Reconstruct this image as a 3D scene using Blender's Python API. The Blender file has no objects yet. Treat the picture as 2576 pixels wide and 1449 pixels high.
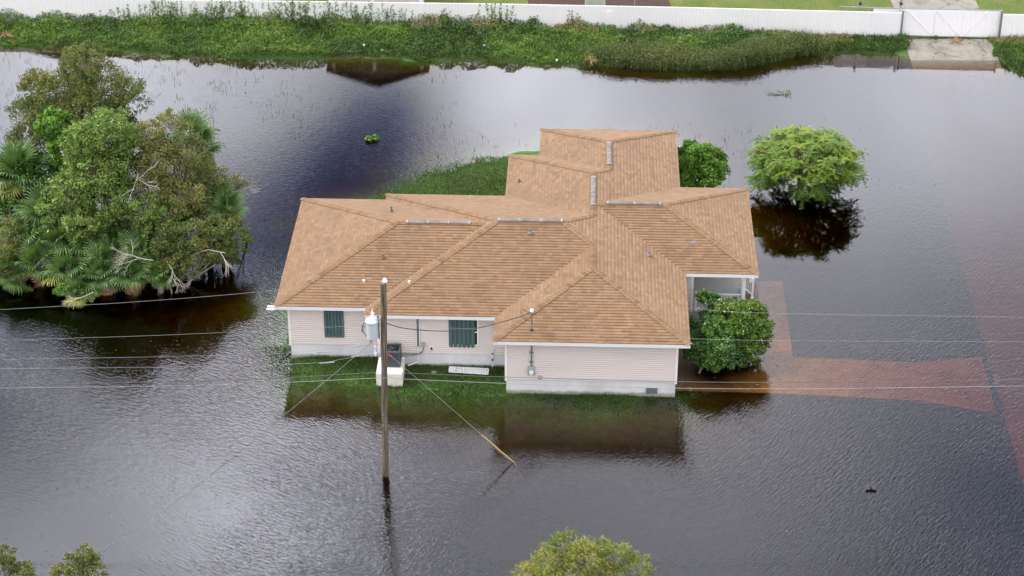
import bpy, bmesh, math, random
import numpy as np
from mathutils import Vector

SC = bpy.context.scene
COL = SC.collection
RNG = np.random.default_rng(7)
random.seed(7)

# ------------------------------------------------------------------ camera
FPX, PITCH, CAMH, FW = 5400.0, math.radians(30.5), 52.0, 2576.0
cam = bpy.data.cameras.new('camera')
cam.sensor_fit = 'HORIZONTAL'
cam.sensor_width = 36.0
cam.lens = 36.0 * FPX / FW
cam.clip_start, cam.clip_end = 1.0, 6000.0
camo = bpy.data.objects.new('camera', cam)
COL.objects.link(camo)
camo.location = (0, 0, CAMH)
camo.rotation_euler = (math.radians(90) - PITCH, 0, 0)
SC.camera = camo

# ------------------------------------------------------------------ colour management, render settings
SC.view_settings.view_transform = 'Standard'
SC.view_settings.look = 'None'
SC.view_settings.exposure = 0.25
SC.view_settings.gamma = 1.0
SC.view_settings.use_curve_mapping = False
SC.render.engine = 'CYCLES'
SC.cycles.max_bounces = 8
SC.cycles.diffuse_bounces = 2
SC.cycles.glossy_bounces = 3
SC.cycles.transmission_bounces = 2
SC.cycles.transparent_max_bounces = 8
SC.cycles.volume_bounces = 0
SC.cycles.caustics_reflective = False
SC.cycles.caustics_refractive = False
SC.cycles.sample_clamp_indirect = 6.0
SC.cycles.use_denoising = True

def nd(nt, typ, **kw):
    n = nt.nodes.new(typ)
    for k, v in kw.items():
        setattr(n, k, v)
    return n

# ------------------------------------------------------------------ sky: Nishita behind an uneven overcast
SUN_EL, SUN_AZ = math.radians(50), math.radians(-76)      # azimuth from +Y towards +X
def sky_dir(px, py):
    a = (px - 1288) / FPX; b = -(py - 724.5) / FPX
    d = Vector((a, math.cos(PITCH) + b * math.sin(PITCH), math.sin(PITCH) - b * math.cos(PITCH)))
    return d.normalized()
world = bpy.data.worlds.new('World')
SC.world = world
world.use_nodes = True
wt = world.node_tree
wt.nodes.clear()
wout = nd(wt, 'ShaderNodeOutputWorld')
bg = nd(wt, 'ShaderNodeBackground')
bg.inputs['Strength'].default_value = 0.1
wt.links.new(bg.outputs[0], wout.inputs[0])
sky = nd(wt, 'ShaderNodeTexSky', sky_type='NISHITA', sun_disc=False)
sky.sun_elevation = SUN_EL
sky.sun_rotation = SUN_AZ
sky.air_density, sky.dust_density = 1.0, 2.0
tc = nd(wt, 'ShaderNodeTexCoord')
def wmath(op, a, b=None, c=None):
    n = nd(wt, 'ShaderNodeMath', operation=op)
    for i, v in enumerate((a, b, c)):
        if v is None: continue
        if isinstance(v, (int, float)): n.inputs[i].default_value = v
        else: wt.links.new(v, n.inputs[i])
    return n.outputs[0]
# large soft cloud banks: (direction, angular radius in degrees, strength)
CLOUD_BASE = 17.5
CLOUDS = [
    ((960, 265), 1.9, -19.0), ((700, 570), 2.9, -18.0), ((1060, 440), 1.6, -9.0), ((860, 420), 1.5, -4.0),
    ((430, 200), 3.3, 27.0), ((1050, 110), 2.2, 12.0), ((1400, 250), 2.6, 18.0), ((1270, 400), 2.0, 16.0), ((740, 190), 1.5, 10.0),
    ((2150, 180), 4.0, 16.0), ((60, 900), 4.0, -9.0), ((60, 1180), 3.0, -7.0),
    ((420, 1060), 1.9, 34.0), ((650, 1390), 2.1, 62.0), ((120, 1420), 3.0, 33.0), ((820, 1130), 2.0, 13.0),
    ((2540, 1410), 3.6, -11.0), ((2300, 620), 3.5, -5.0), ((1650, 1240), 4.5, 13.0), ((120, 280), 3.0, 18.0),
    ((1850, 420), 3.2, 9.0), ((2500, 350), 3.2, 14.0), ((2150, 1150), 3.0, 6.0),
]
warp = nd(wt, 'ShaderNodeTexNoise')
warp.inputs['Scale'].default_value = 9.0
warp.inputs['Detail'].default_value = 4.0
wt.links.new(tc.outputs['Generated'], warp.inputs['Vector'])
wsub = nd(wt, 'ShaderNodeVectorMath', operation='MULTIPLY_ADD')
wt.links.new(warp.outputs['Color'], wsub.inputs[0])
wsub.inputs[1].default_value = (0.05, 0.05, 0.05)
wsub.inputs[2].default_value = (-0.025, -0.025, -0.025)
wadd = nd(wt, 'ShaderNodeVectorMath', operation='ADD')
wt.links.new(tc.outputs['Generated'], wadd.inputs[0])
wt.links.new(wsub.outputs[0], wadd.inputs[1])
acc = None
for (px, py), rad, st in CLOUDS:
    dn = nd(wt, 'ShaderNodeVectorMath', operation='DISTANCE')
    wt.links.new(wadd.outputs[0], dn.inputs[0])
    dn.inputs[1].default_value = sky_dir(px, py)
    q = wmath('DIVIDE', dn.outputs['Value'], math.radians(rad))
    q = wmath('MULTIPLY', q, q)
    e = wmath('POWER', math.e, wmath('MULTIPLY', q, -0.6))
    acc = wmath('MULTIPLY_ADD', e, st, acc if acc is not None else CLOUD_BASE)
cn = nd(wt, 'ShaderNodeTexNoise')
cn.inputs['Scale'].default_value = 7.0
cn.inputs['Detail'].default_value = 7.0
cn.inputs['Roughness'].default_value = 0.55
wt.links.new(tc.outputs['Generated'], cn.inputs['Vector'])
nf = wmath('MULTIPLY_ADD', cn.outputs['Fac'], 1.3, 0.35)
lum = wmath('MAXIMUM', wmath('MULTIPLY', acc, nf), 3.0)
# thin cloud is bluish grey, thick lit cloud is white
t01 = nd(wt, 'ShaderNodeMapRange')
wt.links.new(lum, t01.inputs['Value'])
t01.inputs['From Min'].default_value, t01.inputs['From Max'].default_value = 4.0, 16.0
tint = nd(wt, 'ShaderNodeMix', data_type='RGBA')
wt.links.new(t01.outputs[0], tint.inputs['Factor'])
tint.inputs['A'].default_value = (0.62, 0.84, 1.66, 1)
tint.inputs['B'].default_value = (1.0, 0.985, 1.02, 1)
# cloud away from the sun side is cooler: blue-grey to the north, warm white to the south
sxyz = nd(wt, 'ShaderNodeSeparateXYZ'); wt.links.new(tc.outputs['Generated'], sxyz.inputs[0])
nsf = nd(wt, 'ShaderNodeMapRange', interpolation_type='SMOOTHSTEP'); wt.links.new(sxyz.outputs['Y'], nsf.inputs['Value'])
nsf.inputs['From Min'].default_value, nsf.inputs['From Max'].default_value = -0.2, 0.75
ns = nd(wt, 'ShaderNodeMix', data_type='RGBA'); wt.links.new(nsf.outputs[0], ns.inputs['Factor'])
ns.inputs['A'].default_value = (1.03, 0.99, 0.95, 1); ns.inputs['B'].default_value = (0.96, 0.99, 1.07, 1)
tm = nd(wt, 'ShaderNodeMix', data_type='RGBA', blend_type='MULTIPLY'); tm.inputs['Factor'].default_value = 1.0
wt.links.new(tint.outputs['Result'], tm.inputs['A']); wt.links.new(ns.outputs['Result'], tm.inputs['B'])
cc = nd(wt, 'ShaderNodeVectorMath', operation='SCALE')
wt.links.new(tm.outputs['Result'], cc.inputs[0])
wt.links.new(lum, cc.inputs['Scale'])
mixs = nd(wt, 'ShaderNodeMix', data_type='RGBA')
mixs.inputs['Factor'].default_value = 0.94
wt.links.new(sky.outputs[0], mixs.inputs['A'])
wt.links.new(cc.outputs[0], mixs.inputs['B'])
wt.links.new(mixs.outputs['Result'], bg.inputs['Color'])

sl = bpy.data.lights.new('sun', 'SUN')
sl.energy = 3.8
sl.angle = math.radians(13)
sl.color = (1.0, 0.95, 0.87)
so = bpy.data.objects.new('sun', sl)
COL.objects.link(so)
sd = Vector((math.sin(SUN_AZ) * math.cos(SUN_EL), math.cos(SUN_AZ) * math.cos(SUN_EL), math.sin(SUN_EL)))
so.rotation_euler = sd.to_track_quat('Z', 'Y').to_euler()
so.location = (0, 60, 120)

# ------------------------------------------------------------------ frames of reference
# site frame: x right, y away from the drone, z up, water level 0.  House frame (u, v) is turned 2.1 degrees clockwise.
YAW = math.radians(2.1)
CY, SY = math.cos(YAW), math.sin(YAW)
HC = (0.0, 86.0)                                           # house origin in (u, v)
def W(u, v, z=0.0): return Vector((CY * u + SY * v, -SY * u + CY * v, z))
def ray(x, y):
    a = (x - 1288) / FPX; b = -(y - 724.5) / FPX
    return np.array([a, math.cos(PITCH) + b * math.sin(PITCH), -math.sin(PITCH) + b * math.cos(PITCH)])
def un(x, y, z=0.0):
    d = ray(x, y); t = (z - CAMH) / d[2]; return np.array([0, 0, CAMH]) + t * d
def unY(x, y, Y):
    d = ray(x, y); return np.array([0, 0, CAMH]) + Y / d[1] * d
def to_uv(q): return np.array([CY * q[0] - SY * q[1], SY * q[0] + CY * q[1], q[2]])
def onV(x, y, v):
    d = ray(x, y); return to_uv(np.array([0, 0, CAMH]) + v / (d[0] * SY + d[1] * CY) * d)
def onU(x, y, u):
    d = ray(x, y); return to_uv(np.array([0, 0, CAMH]) + u / (d[0] * CY - d[1] * SY) * d)
def pxm(Y, z=0.0):                                         # picture pixels per metre at a depth
    return FPX / (Y * math.cos(PITCH) + (CAMH - z) * math.sin(PITCH))

# ------------------------------------------------------------------ object helpers
def tag(o, label=None, cat=None, group=None, kind=None):
    if label: o['label'] = label
    if cat: o['category'] = cat
    if group: o['group'] = group
    if kind: o['kind'] = kind
    return o
def empty(name, loc, rz=0.0):
    o = bpy.data.objects.new(name, None)
    o.empty_display_size = 0.2
    COL.objects.link(o)
    o.location = loc
    o.rotation_euler = (0, 0, rz)
    return o
class MB:
    def __init__(s): s.v = []; s.f = []; s.uv = []; s.has_uv = False
    def add(s, vs, fs):
        n = len(s.v); s.v += [tuple(p) for p in vs]
        s.f += [tuple(i + n for i in f) for f in fs]
        return s
    def face_uv(s, vs, uvs):
        n = len(s.v); s.v += [tuple(p) for p in vs]
        s.f.append(tuple(range(n, n + len(vs)))); s.uv.append(uvs); s.has_uv = True
    def box(s, c, d, rz=0.0):
        x, y, z = d[0] / 2, d[1] / 2, d[2] / 2
        co, si = math.cos(rz), math.sin(rz)
        vs = []
        for dz in (-z, z):
            for dx, dy in ((-x, -y), (x, -y), (x, y), (-x, y)):
                vs.append((c[0] + co * dx - si * dy, c[1] + si * dx + co * dy, c[2] + dz))
        return s.add(vs, [(3, 2, 1, 0), (4, 5, 6, 7), (0, 1, 5, 4), (1, 2, 6, 5), (2, 3, 7, 6), (3, 0, 4, 7)])
    def span(s, a, b):
        return s.box([(a[i] + b[i]) / 2 for i in range(3)], [abs(b[i] - a[i]) for i in range(3)])
    def bar(s, a, b, w, h, up=(0, 0, 1)):
        a, b = Vector(a), Vector(b); d = (b - a).normalized(); up = Vector(up)
        if abs(d.dot(up)) > 0.98: up = Vector((0, 1, 0))
        r = d.cross(up).normalized() * w / 2; u = r.cross(d).normalized() * h / 2
        vs = [a - r - u, a + r - u, a + r + u, a - r + u, b - r - u, b + r - u, b + r + u, b - r + u]
        return s.add(vs, [(0, 1, 2, 3), (7, 6, 5, 4), (0, 4, 5, 1), (1, 5, 6, 2), (2, 6, 7, 3), (3, 7, 4, 0)])
    def tube(s, pts, rad, n=6, cap=True):
        pts = [Vector(p) for p in pts]
        if isinstance(rad, (int, float)): rad = [rad] * len(pts)
        rings = []; prev = None
        for i, p in enumerate(pts):
            d = (pts[min(i + 1, len(pts) - 1)] - pts[max(i - 1, 0)])
            d = d.normalized() if d.length > 1e-9 else Vector((0, 0, 1))
            if prev is None:
                r = d.cross(Vector((0, 0, 1)) if abs(d.z) < 0.9 else Vector((1, 0, 0))).normalized()
            else:
                r = (prev - d * prev.dot(d)); r = r.normalized() if r.length > 1e-6 else d.orthogonal().normalized()
            prev = r; q = d.cross(r)
            rings.append([p + (r * math.cos(k * 2 * math.pi / n) + q * math.sin(k * 2 * math.pi / n)) * rad[i] for k in range(n)])
        vs = [v for rg in rings for v in rg]; fs = []
        for i in range(len(pts) - 1):
            for k in range(n):
                fs.append((i * n + k, i * n + (k + 1) % n, (i + 1) * n + (k + 1) % n, (i + 1) * n + k))
        if cap:
            fs.append(tuple(range(n))[::-1]); fs.append(tuple(range((len(pts) - 1) * n, len(pts) * n)))
        return s.add(vs, fs)
    def lathe(s, c, prof, n=20, axis='z'):
        pts = [(c[0], c[1], c[2] + z) for r, z in prof]
        vs = []; fs = []
        for r, z in prof:
            for k in range(n):
                a = 2 * math.pi * k / n
                if axis == 'z': vs.append((c[0] + r * math.cos(a), c[1] + r * math.sin(a), c[2] + z))
                elif axis == 'y': vs.append((c[0] + r * math.cos(a), c[1] + z, c[2] + r * math.sin(a)))
                else: vs.append((c[0] + z, c[1] + r * math.cos(a), c[2] + r * math.sin(a)))
        for i in range(len(prof) - 1):
            for k in range(n):
                fs.append((i * n + k, i * n + (k + 1) % n, (i + 1) * n + (k + 1) % n, (i + 1) * n + k))
        fs.append(tuple(range(n))[::-1]); fs.append(tuple(range((len(prof) - 1) * n, len(prof) * n)))
        return s.add(vs, fs)
    def build(s, name, mat, parent=None, smooth=False, bevel=0.0):
        me = bpy.data.meshes.new(name)
        me.from_pydata(s.v, [], s.f)
        if s.has_uv:
            ul = me.uv_layers.new(name='UVMap')
            flat = [c for uvs in s.uv for p in uvs for c in p]
            ul.data.foreach_set('uv', flat)
        me.validate()
        bm = bmesh.new(); bm.from_mesh(me)
        if not s.has_uv: bmesh.ops.recalc_face_normals(bm, faces=bm.faces[:])
        bm.to_mesh(me); bm.free()
        if smooth:
            for p in me.polygons: p.use_smooth = True
        me.materials.append(mat)
        o = bpy.data.objects.new(name, me)
        COL.objects.link(o)
        if parent: o.parent = parent
        if bevel:
            m = o.modifiers.new('bevel', 'BEVEL'); m.width = bevel; m.segments = 2; m.limit_method = 'ANGLE'
        return o

def leaf_mesh(name, V, tintv, mat, parent=None, nv=4, smooth=False):
    """V: (N, nv, 3) leaf faces; tintv: (N,) own colour variation of each leaf."""
    N = len(V)
    me = bpy.data.meshes.new(name)
    me.vertices.add(N * nv); me.loops.add(N * nv); me.polygons.add(N)
    me.vertices.foreach_set('co', np.ascontiguousarray(V, dtype=np.float32).ravel())
    me.loops.foreach_set('vertex_index', np.arange(N * nv, dtype=np.int32))
    me.polygons.foreach_set('loop_start', np.arange(0, N * nv, nv, dtype=np.int32))
    me.polygons.foreach_set('loop_total', np.full(N, nv, dtype=np.int32))
    me.update(calc_edges=True)
    at = me.attributes.new('tint', 'FLOAT', 'FACE')
    at.data.foreach_set('value', np.asarray(tintv, dtype=np.float32))
    me.materials.append(mat)
    o = bpy.data.objects.new(name, me)
    COL.objects.link(o)
    if parent: o.parent = parent
    return o
def unit(a): return a / (np.linalg.norm(a, axis=-1, keepdims=True) + 1e-9)
def diamonds(c, d, n, L, w):
    """leaf quads from centres, length axes, normals"""
    d = unit(d); s = unit(np.cross(n, d))
    L = np.asarray(L).reshape(-1, 1); w = np.asarray(w).reshape(-1, 1)
    return np.stack([c - d * L / 2, c + s * w / 2, c + d * L / 2, c - s * w / 2], axis=1)

# ------------------------------------------------------------------ materials
def principled(name, rough=0.6, metal=0.0, spec=0.5):
    m = bpy.data.materials.new(name); m.use_nodes = True
    nt = m.node_tree; b = nt.nodes['Principled BSDF']
    b.inputs['Roughness'].default_value = rough
    b.inputs['Metallic'].default_value = metal
    b.inputs['Specular IOR Level'].default_value = spec
    return m, nt, b
def mapping(nt, scale=(1, 1, 1), rot=(0, 0, 0), coord='Object'):
    t = nd(nt, 'ShaderNodeTexCoord'); mp = nd(nt, 'ShaderNodeMapping')
    mp.inputs['Scale'].default_value = scale; mp.inputs['Rotation'].default_value = rot
    nt.links.new(t.outputs[coord], mp.inputs['Vector'])
    return mp.outputs[0]
def noise(nt, vec, scale, detail=4, rough=0.5, dist=0.0):
    n = nd(nt, 'ShaderNodeTexNoise')
    n.inputs['Scale'].default_value = scale; n.inputs['Detail'].default_value = detail
    n.inputs['Roughness'].default_value = rough; n.inputs['Distortion'].default_value = dist
    if vec is not None: nt.links.new(vec, n.inputs['Vector'])
    return n.outputs['Fac']
def ramp(nt, fac, stops):
    r = nd(nt, 'ShaderNodeValToRGB')
    while len(r.color_ramp.elements) < len(stops): r.color_ramp.elements.new(0.5)
    for e, (p, c) in zip(r.color_ramp.elements, stops):
        e.position = p; e.color = (*c, 1) if len(c) == 3 else c
    nt.links.new(fac, r.inputs[0])
    return r.outputs[0]
def mixc(nt, a, b, f, blend='MIX'):
    n = nd(nt, 'ShaderNodeMix', data_type='RGBA', blend_type=blend)
    for k, v in (('A', a), ('B', b)):
        if isinstance(v, tuple): n.inputs[k].default_value = (*v, 1)
        else: nt.links.new(v, n.inputs[k])
    if isinstance(f, (int, float)): n.inputs['Factor'].default_value = f
    else: nt.links.new(f, n.inputs['Factor'])
    return n.outputs['Result']
def mth(nt, op, a, b=None, c=None, clamp=False):
    n = nd(nt, 'ShaderNodeMath', operation=op, use_clamp=clamp)
    for i, v in enumerate((a, b, c)):
        if v is None: continue
        if isinstance(v, (int, float)): n.inputs[i].default_value = v
        else: nt.links.new(v, n.inputs[i])
    return n.outputs[0]
def bump(nt, b, h, strength=0.5, dist=0.02):
    n = nd(nt, 'ShaderNodeBump')
    n.inputs['Strength'].default_value = strength; n.inputs['Distance'].default_value = dist
    nt.links.new(h, n.inputs['Height']); nt.links.new(n.outputs[0], b.inputs['Normal'])
def plain(name, col, rough=0.6, metal=0.0, var=0.12, scale=3.0, stretch=(1, 1, 1), dirt=None, bmp=0.0, spec=0.5):
    """painted or metal surface with uneven tone and optional dirt colour"""
    m, nt, b = principled(name, rough, metal, spec)
    v = mapping(nt, stretch)
    f = noise(nt, v, scale, 5, 0.6)
    lo = tuple(c * (1 - var) for c in col); hi = tuple(min(1, c * (1 + var)) for c in col)
    c = ramp(nt, f, [(0.3, lo), (0.7, hi)])
    if dirt:
        f2 = noise(nt, v, scale * 0.35, 6, 0.65)
        k = ramp(nt, f2, [(0.52, (0, 0, 0)), (0.72, (1, 1, 1))])
        c = mixc(nt, c, dirt[0], mth(nt, 'MULTIPLY', k, dirt[1]))
    nt.links.new(c, b.inputs['Base Color'])
    if bmp: bump(nt, b, noise(nt, v, scale * 6, 3), bmp, 0.01)
    return m
def leafmat(name, stops, rough=0.5, transl=0.25, spec=0.35):
    m, nt, b = principled(name, rough, 0.0, spec)
    a = nd(nt, 'ShaderNodeAttribute', attribute_name='tint')
    c = ramp(nt, a.outputs['Fac'], stops)
    nt.links.new(c, b.inputs['Base Color'])
    tr = nd(nt, 'ShaderNodeBsdfTranslucent')
    nt.links.new(mixc(nt, c, (1.0, 1.0, 0.35), 1.0, 'MULTIPLY'), tr.inputs['Color'])
    mx = nd(nt, 'ShaderNodeMixShader'); mx.inputs[0].default_value = transl
    nt.links.new(b.outputs[0], mx.inputs[1]); nt.links.new(tr.outputs[0], mx.inputs[2])
    nt.links.new(mx.outputs[0], nt.nodes['Material Output'].inputs['Surface'])
    return m

M = {}
def shingle_mat():
    """laminated shingles: courses with random tabs, shadow lines of butts and tab sides painted into the colour"""
    m, nt, b = principled('shingles', 0.72, 0, 0.30)
    t = nd(nt, 'ShaderNodeTexCoord')
    sp = nd(nt, 'ShaderNodeSeparateXYZ'); nt.links.new(t.outputs['UV'], sp.inputs[0])
    rv = mth(nt, 'DIVIDE', sp.outputs['Y'], 0.172)
    row = mth(nt, 'FLOOR', rv); fr = mth(nt, 'FRACT', rv)
    w1 = nd(nt, 'ShaderNodeTexWhiteNoise', noise_dimensions='1D'); nt.links.new(row, w1.inputs['W'])
    cu = mth(nt, 'ADD', mth(nt, 'DIVIDE', sp.outputs['X'], 0.27), mth(nt, 'MULTIPLY', w1.outputs['Value'], 7.0))
    cu = mth(nt, 'ADD', cu, mth(nt, 'MULTIPLY', mth(nt, 'SINE', mth(nt, 'MULTIPLY', cu, 1.7)), 0.22))
    col = mth(nt, 'FLOOR', cu); fc = mth(nt, 'FRACT', cu)
    cb = nd(nt, 'ShaderNodeCombineXYZ'); nt.links.new(col, cb.inputs[0]); nt.links.new(row, cb.inputs[1])
    w2 = nd(nt, 'ShaderNodeTexWhiteNoise', noise_dimensions='2D'); nt.links.new(cb.outputs[0], w2.inputs['Vector'])
    c = ramp(nt, w2.outputs['Value'], [(0.0, (0.126, 0.072, 0.038)), (0.3, (0.153, 0.091, 0.049)), (0.75, (0.171, 0.104, 0.057)), (1.0, (0.195, 0.122, 0.069))])
    f = noise(nt, t.outputs['UV'], 0.30, 6, 0.65)
    g = noise(nt, t.outputs['UV'], 16.0, 3, 0.7)
    c = mixc(nt, c, ramp(nt, f, [(0.3, (0.87, 0.84, 0.82)), (0.7, (1.09, 1.07, 1.06))]), 1.0, 'MULTIPLY')
    c = mixc(nt, c, ramp(nt, g, [(0.25, (0.78, 0.77, 0.76)), (0.75, (1.22, 1.22, 1.22))]), 1.0, 'MULTIPLY')
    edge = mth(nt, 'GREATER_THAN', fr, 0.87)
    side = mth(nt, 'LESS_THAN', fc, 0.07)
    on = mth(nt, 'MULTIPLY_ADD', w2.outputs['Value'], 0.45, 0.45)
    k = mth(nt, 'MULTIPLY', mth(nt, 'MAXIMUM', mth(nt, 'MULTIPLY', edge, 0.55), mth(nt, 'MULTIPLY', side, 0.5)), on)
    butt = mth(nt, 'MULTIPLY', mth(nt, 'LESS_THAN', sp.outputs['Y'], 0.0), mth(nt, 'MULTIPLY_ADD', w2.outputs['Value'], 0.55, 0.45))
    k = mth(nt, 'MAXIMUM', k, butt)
    c = mixc(nt, c, (0.066, 0.036, 0.020), k)  # painted shade: course edges, tab sides and butt faces tinted dark
    b.inputs['Sheen Weight'].default_value = 0.20; b.inputs['Sheen Roughness'].default_value = 0.5; b.inputs['Sheen Tint'].default_value = (1.0, 0.80, 0.55, 1)
    nt.links.new(c, b.inputs['Base Color'])
    h = mth(nt, 'ADD', mth(nt, 'MULTIPLY', mth(nt, 'SUBTRACT', 1.0, fr), 1.0), mth(nt, 'MULTIPLY', g, 0.4))
    h = mth(nt, 'ADD', h, mth(nt, 'MULTIPLY', w2.outputs['Value'], 0.35))
    bump(nt, b, h, 0.5, 0.015)
    return m
M['shingle'] = shingle_mat()
def cap_mat():
    m, nt, b = principled('ridge shingles', 0.9, 0, 0.25)
    a = nd(nt, 'ShaderNodeAttribute', attribute_name='tint')
    c = ramp(nt, a.outputs['Fac'], [(0, (0.132, 0.078, 0.043)), (0.5, (0.176, 0.110, 0.063)), (1, (0.205, 0.133, 0.079))])
    nt.links.new(c, b.inputs['Base Color'])
    return m
M['cap'] = cap_mat()
M['white'] = plain('white paint', (0.74, 0.77, 0.80), 0.45, 0, 0.04, 1.5)
M['trim'] = plain('white vinyl trim', (0.80, 0.81, 0.82), 0.4, 0, 0.03, 2.0)
M['siding'] = plain('vinyl siding', (0.63, 0.585, 0.57), 0.5, 0, 0.05, 0.8, (0.4, 0.4, 2.0))
M['found'] = plain('painted foundation', (0.60, 0.63, 0.67), 0.75, 0, 0.07, 1.6, (1, 1, 0.5), ((0.36, 0.37, 0.35), 0.5), 0.15)
def foundmat():
    m = M['found']; nt = m.node_tree; b = nt.nodes['Principled BSDF']
    src = b.inputs['Base Color'].links[0].from_socket
    geo = nd(nt, 'ShaderNodeNewGeometry'); sp = nd(nt, 'ShaderNodeSeparateXYZ'); nt.links.new(geo.outputs['Position'], sp.inputs[0])
    n = noise(nt, geo.outputs['Position'], 2.2, 5, 0.65)
    zz = mth(nt, 'MULTIPLY_ADD', n, -0.30, sp.outputs['Z'])
    k = ramp(nt, mth(nt, 'MULTIPLY_ADD', zz, 3.0, 0.30), [(0.28, (0.85, 0.85, 0.85)), (0.62, (0, 0, 0))])
    nt.links.new(mixc(nt, src, (0.25, 0.255, 0.20), k), b.inputs['Base Color'])
foundmat()
M['soffit'] = plain('soffit', (0.66, 0.67, 0.67), 0.6, 0, 0.05)
M['shutter'] = plain('storm shutter paint', (0.070, 0.125, 0.135), 0.5, 0, 0.18, 1.6, (2, 2, 0.4), ((0.12, 0.17, 0.17), 0.5))
M['galv'] = plain('galvanised metal', (0.27, 0.285, 0.30), 0.42, 0.7, 0.15, 6.0)
M['rustvent'] = plain('weathered vent metal', (0.145, 0.13, 0.128), 0.7, 0.05, 0.3, 2.6, (1, 1, 1), ((0.07, 0.045, 0.038), 0.85))
M['greyplastic'] = plain('grey plastic', (0.13, 0.145, 0.16), 0.5)
M['boxgrey'] = plain('meter box grey', (0.36, 0.42, 0.45), 0.45, 0.3, 0.1, 5)
M['black'] = plain('black plastic', (0.016, 0.017, 0.018), 0.5)
M['rubber'] = plain('cable', (0.022, 0.022, 0.024), 0.6)
M['acpaint'] = plain('condenser paint', (0.060, 0.080, 0.098), 0.45, 0.2, 0.15, 4)
M['acdark'] = plain('condenser inside', (0.010, 0.011, 0.012), 0.6)
M['red'] = plain('red label', (0.55, 0.035, 0.04), 0.4)
M['plinth'] = plain('painted concrete', (0.68, 0.685, 0.67), 0.8, 0, 0.08, 2.0, (1, 1, 1), ((0.44, 0.42, 0.29), 0.75), 0.2)
M['concrete'] = plain('driveway concrete', (0.27, 0.255, 0.225), 0.85, 0, 0.14, 1.2, (1, 1, 1), ((0.20, 0.19, 0.17), 0.7), 0.2)
def oldconcrete(k=1.0, warm=(1, 1, 1), cr=0.8):
    m, nt, b = principled('old driveway concrete', 0.88, 0, 0.3)
    v = mapping(nt)
    f = noise(nt, v, 0.9, 7, 0.7); g = noise(nt, v, 14, 4, 0.7)
    c = ramp(nt, f, [(p_, tuple(k * w_ * q_ for w_, q_ in zip(warm, c_))) for p_, c_ in ((0.3, (0.135, 0.128, 0.112)), (0.5, (0.225, 0.215, 0.19)), (0.7, (0.285, 0.27, 0.235)))])
    c = mixc(nt, c, ramp(nt, g, [(0.3, (0.7, 0.7, 0.7)), (0.65, (1.15, 1.15, 1.15))]), 1.0, 'MULTIPLY')
    vo = nd(nt, 'ShaderNodeTexVoronoi', feature='DISTANCE_TO_EDGE'); vo.inputs['Scale'].default_value = 0.42
    wv = nd(nt, 'ShaderNodeVectorMath', operation='ADD'); nt.links.new(v, wv.inputs[0])
    n2 = nd(nt, 'ShaderNodeTexNoise'); n2.inputs['Scale'].default_value = 1.6; n2.inputs['Detail'].default_value = 5; nt.links.new(v, n2.inputs['Vector'])
    nt.links.new(n2.outputs['Color'], wv.inputs[1]); nt.links.new(wv.outputs[0], vo.inputs['Vector'])
    kk = ramp(nt, vo.outputs['Distance'], [(0.0, (1, 1, 1)), (0.018, (0, 0, 0))])
    c = mixc(nt, c, (0.05, 0.046, 0.038), mth(nt, 'MULTIPLY', kk, cr))
    nt.links.new(c, b.inputs['Base Color']); bump(nt, b, g, 0.3, 0.01)
    return m
M['concrete'] = oldconcrete(0.85)
M['drive'] = oldconcrete(1.35, (1.10, 0.93, 0.80), 0.3)
M['porch'] = plain('porch concrete', (0.36, 0.38, 0.385), 0.7, 0, 0.12, 1.0)
M['asphalt'] = plain('street surface', (0.34, 0.27, 0.225), 0.9, 0, 0.15, 0.8)
M['xfmr'] = plain('transformer paint', (0.44, 0.515, 0.56), 0.35, 0, 0.06, 3, (1, 1, 1), ((0.5, 0.55, 0.57), 0.4))
M['ceramic'] = plain('porcelain', (0.72, 0.73, 0.74), 0.2)
M['wire'] = plain('aluminium wire', (0.27, 0.275, 0.285), 0.4, 0.5, 0.1, 4)
M['wiredark'] = plain('dark wire', (0.09, 0.09, 0.095), 0.5, 0.2)
M['dropgrey'] = plain('twisted drop cable', (0.13, 0.13, 0.135), 0.5, 0.2, 0.5, 6)
M['yellow'] = plain('yellow guard', (0.50, 0.40, 0.09), 0.45)
M['slat'] = plain('white fence slats', (0.87, 0.89, 0.94), 0.5, 0, 0.035, 0.25, (1, 1, 1), None)
M['mulch'] = plain('mulch', (0.040, 0.017, 0.013), 0.95, 0, 0.5, 9, (1, 1, 1), None, 0.4)
M['shed'] = plain('pale green siding', (0.38, 0.43, 0.33), 0.6)
M['beige'] = plain('beige siding', (0.60, 0.58, 0.53), 0.6)
M['nroof'] = plain('grey shingle roof', (0.15, 0.15, 0.155), 0.9, 0, 0.25, 3)
M['glass'] = plain('dark window glass', (0.02, 0.025, 0.03), 0.08)
M['deadwood'] = plain('bleached dead wood', (0.44, 0.41, 0.37), 0.85, 0, 0.2, 5)
M['bark'] = plain('bark', (0.19, 0.16, 0.125), 0.9, 0, 0.3, 5, (1, 1, 0.4))
M['palebark'] = plain('pale bark', (0.33, 0.305, 0.265), 0.85, 0, 0.2, 5, (1, 1, 0.4))
M['darkbark'] = plain('dark bark', (0.09, 0.075, 0.06), 0.9, 0, 0.3, 5)
M['deadfrond'] = plain('dead frond', (0.33, 0.19, 0.10), 0.8, 0, 0.3, 5)
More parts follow.
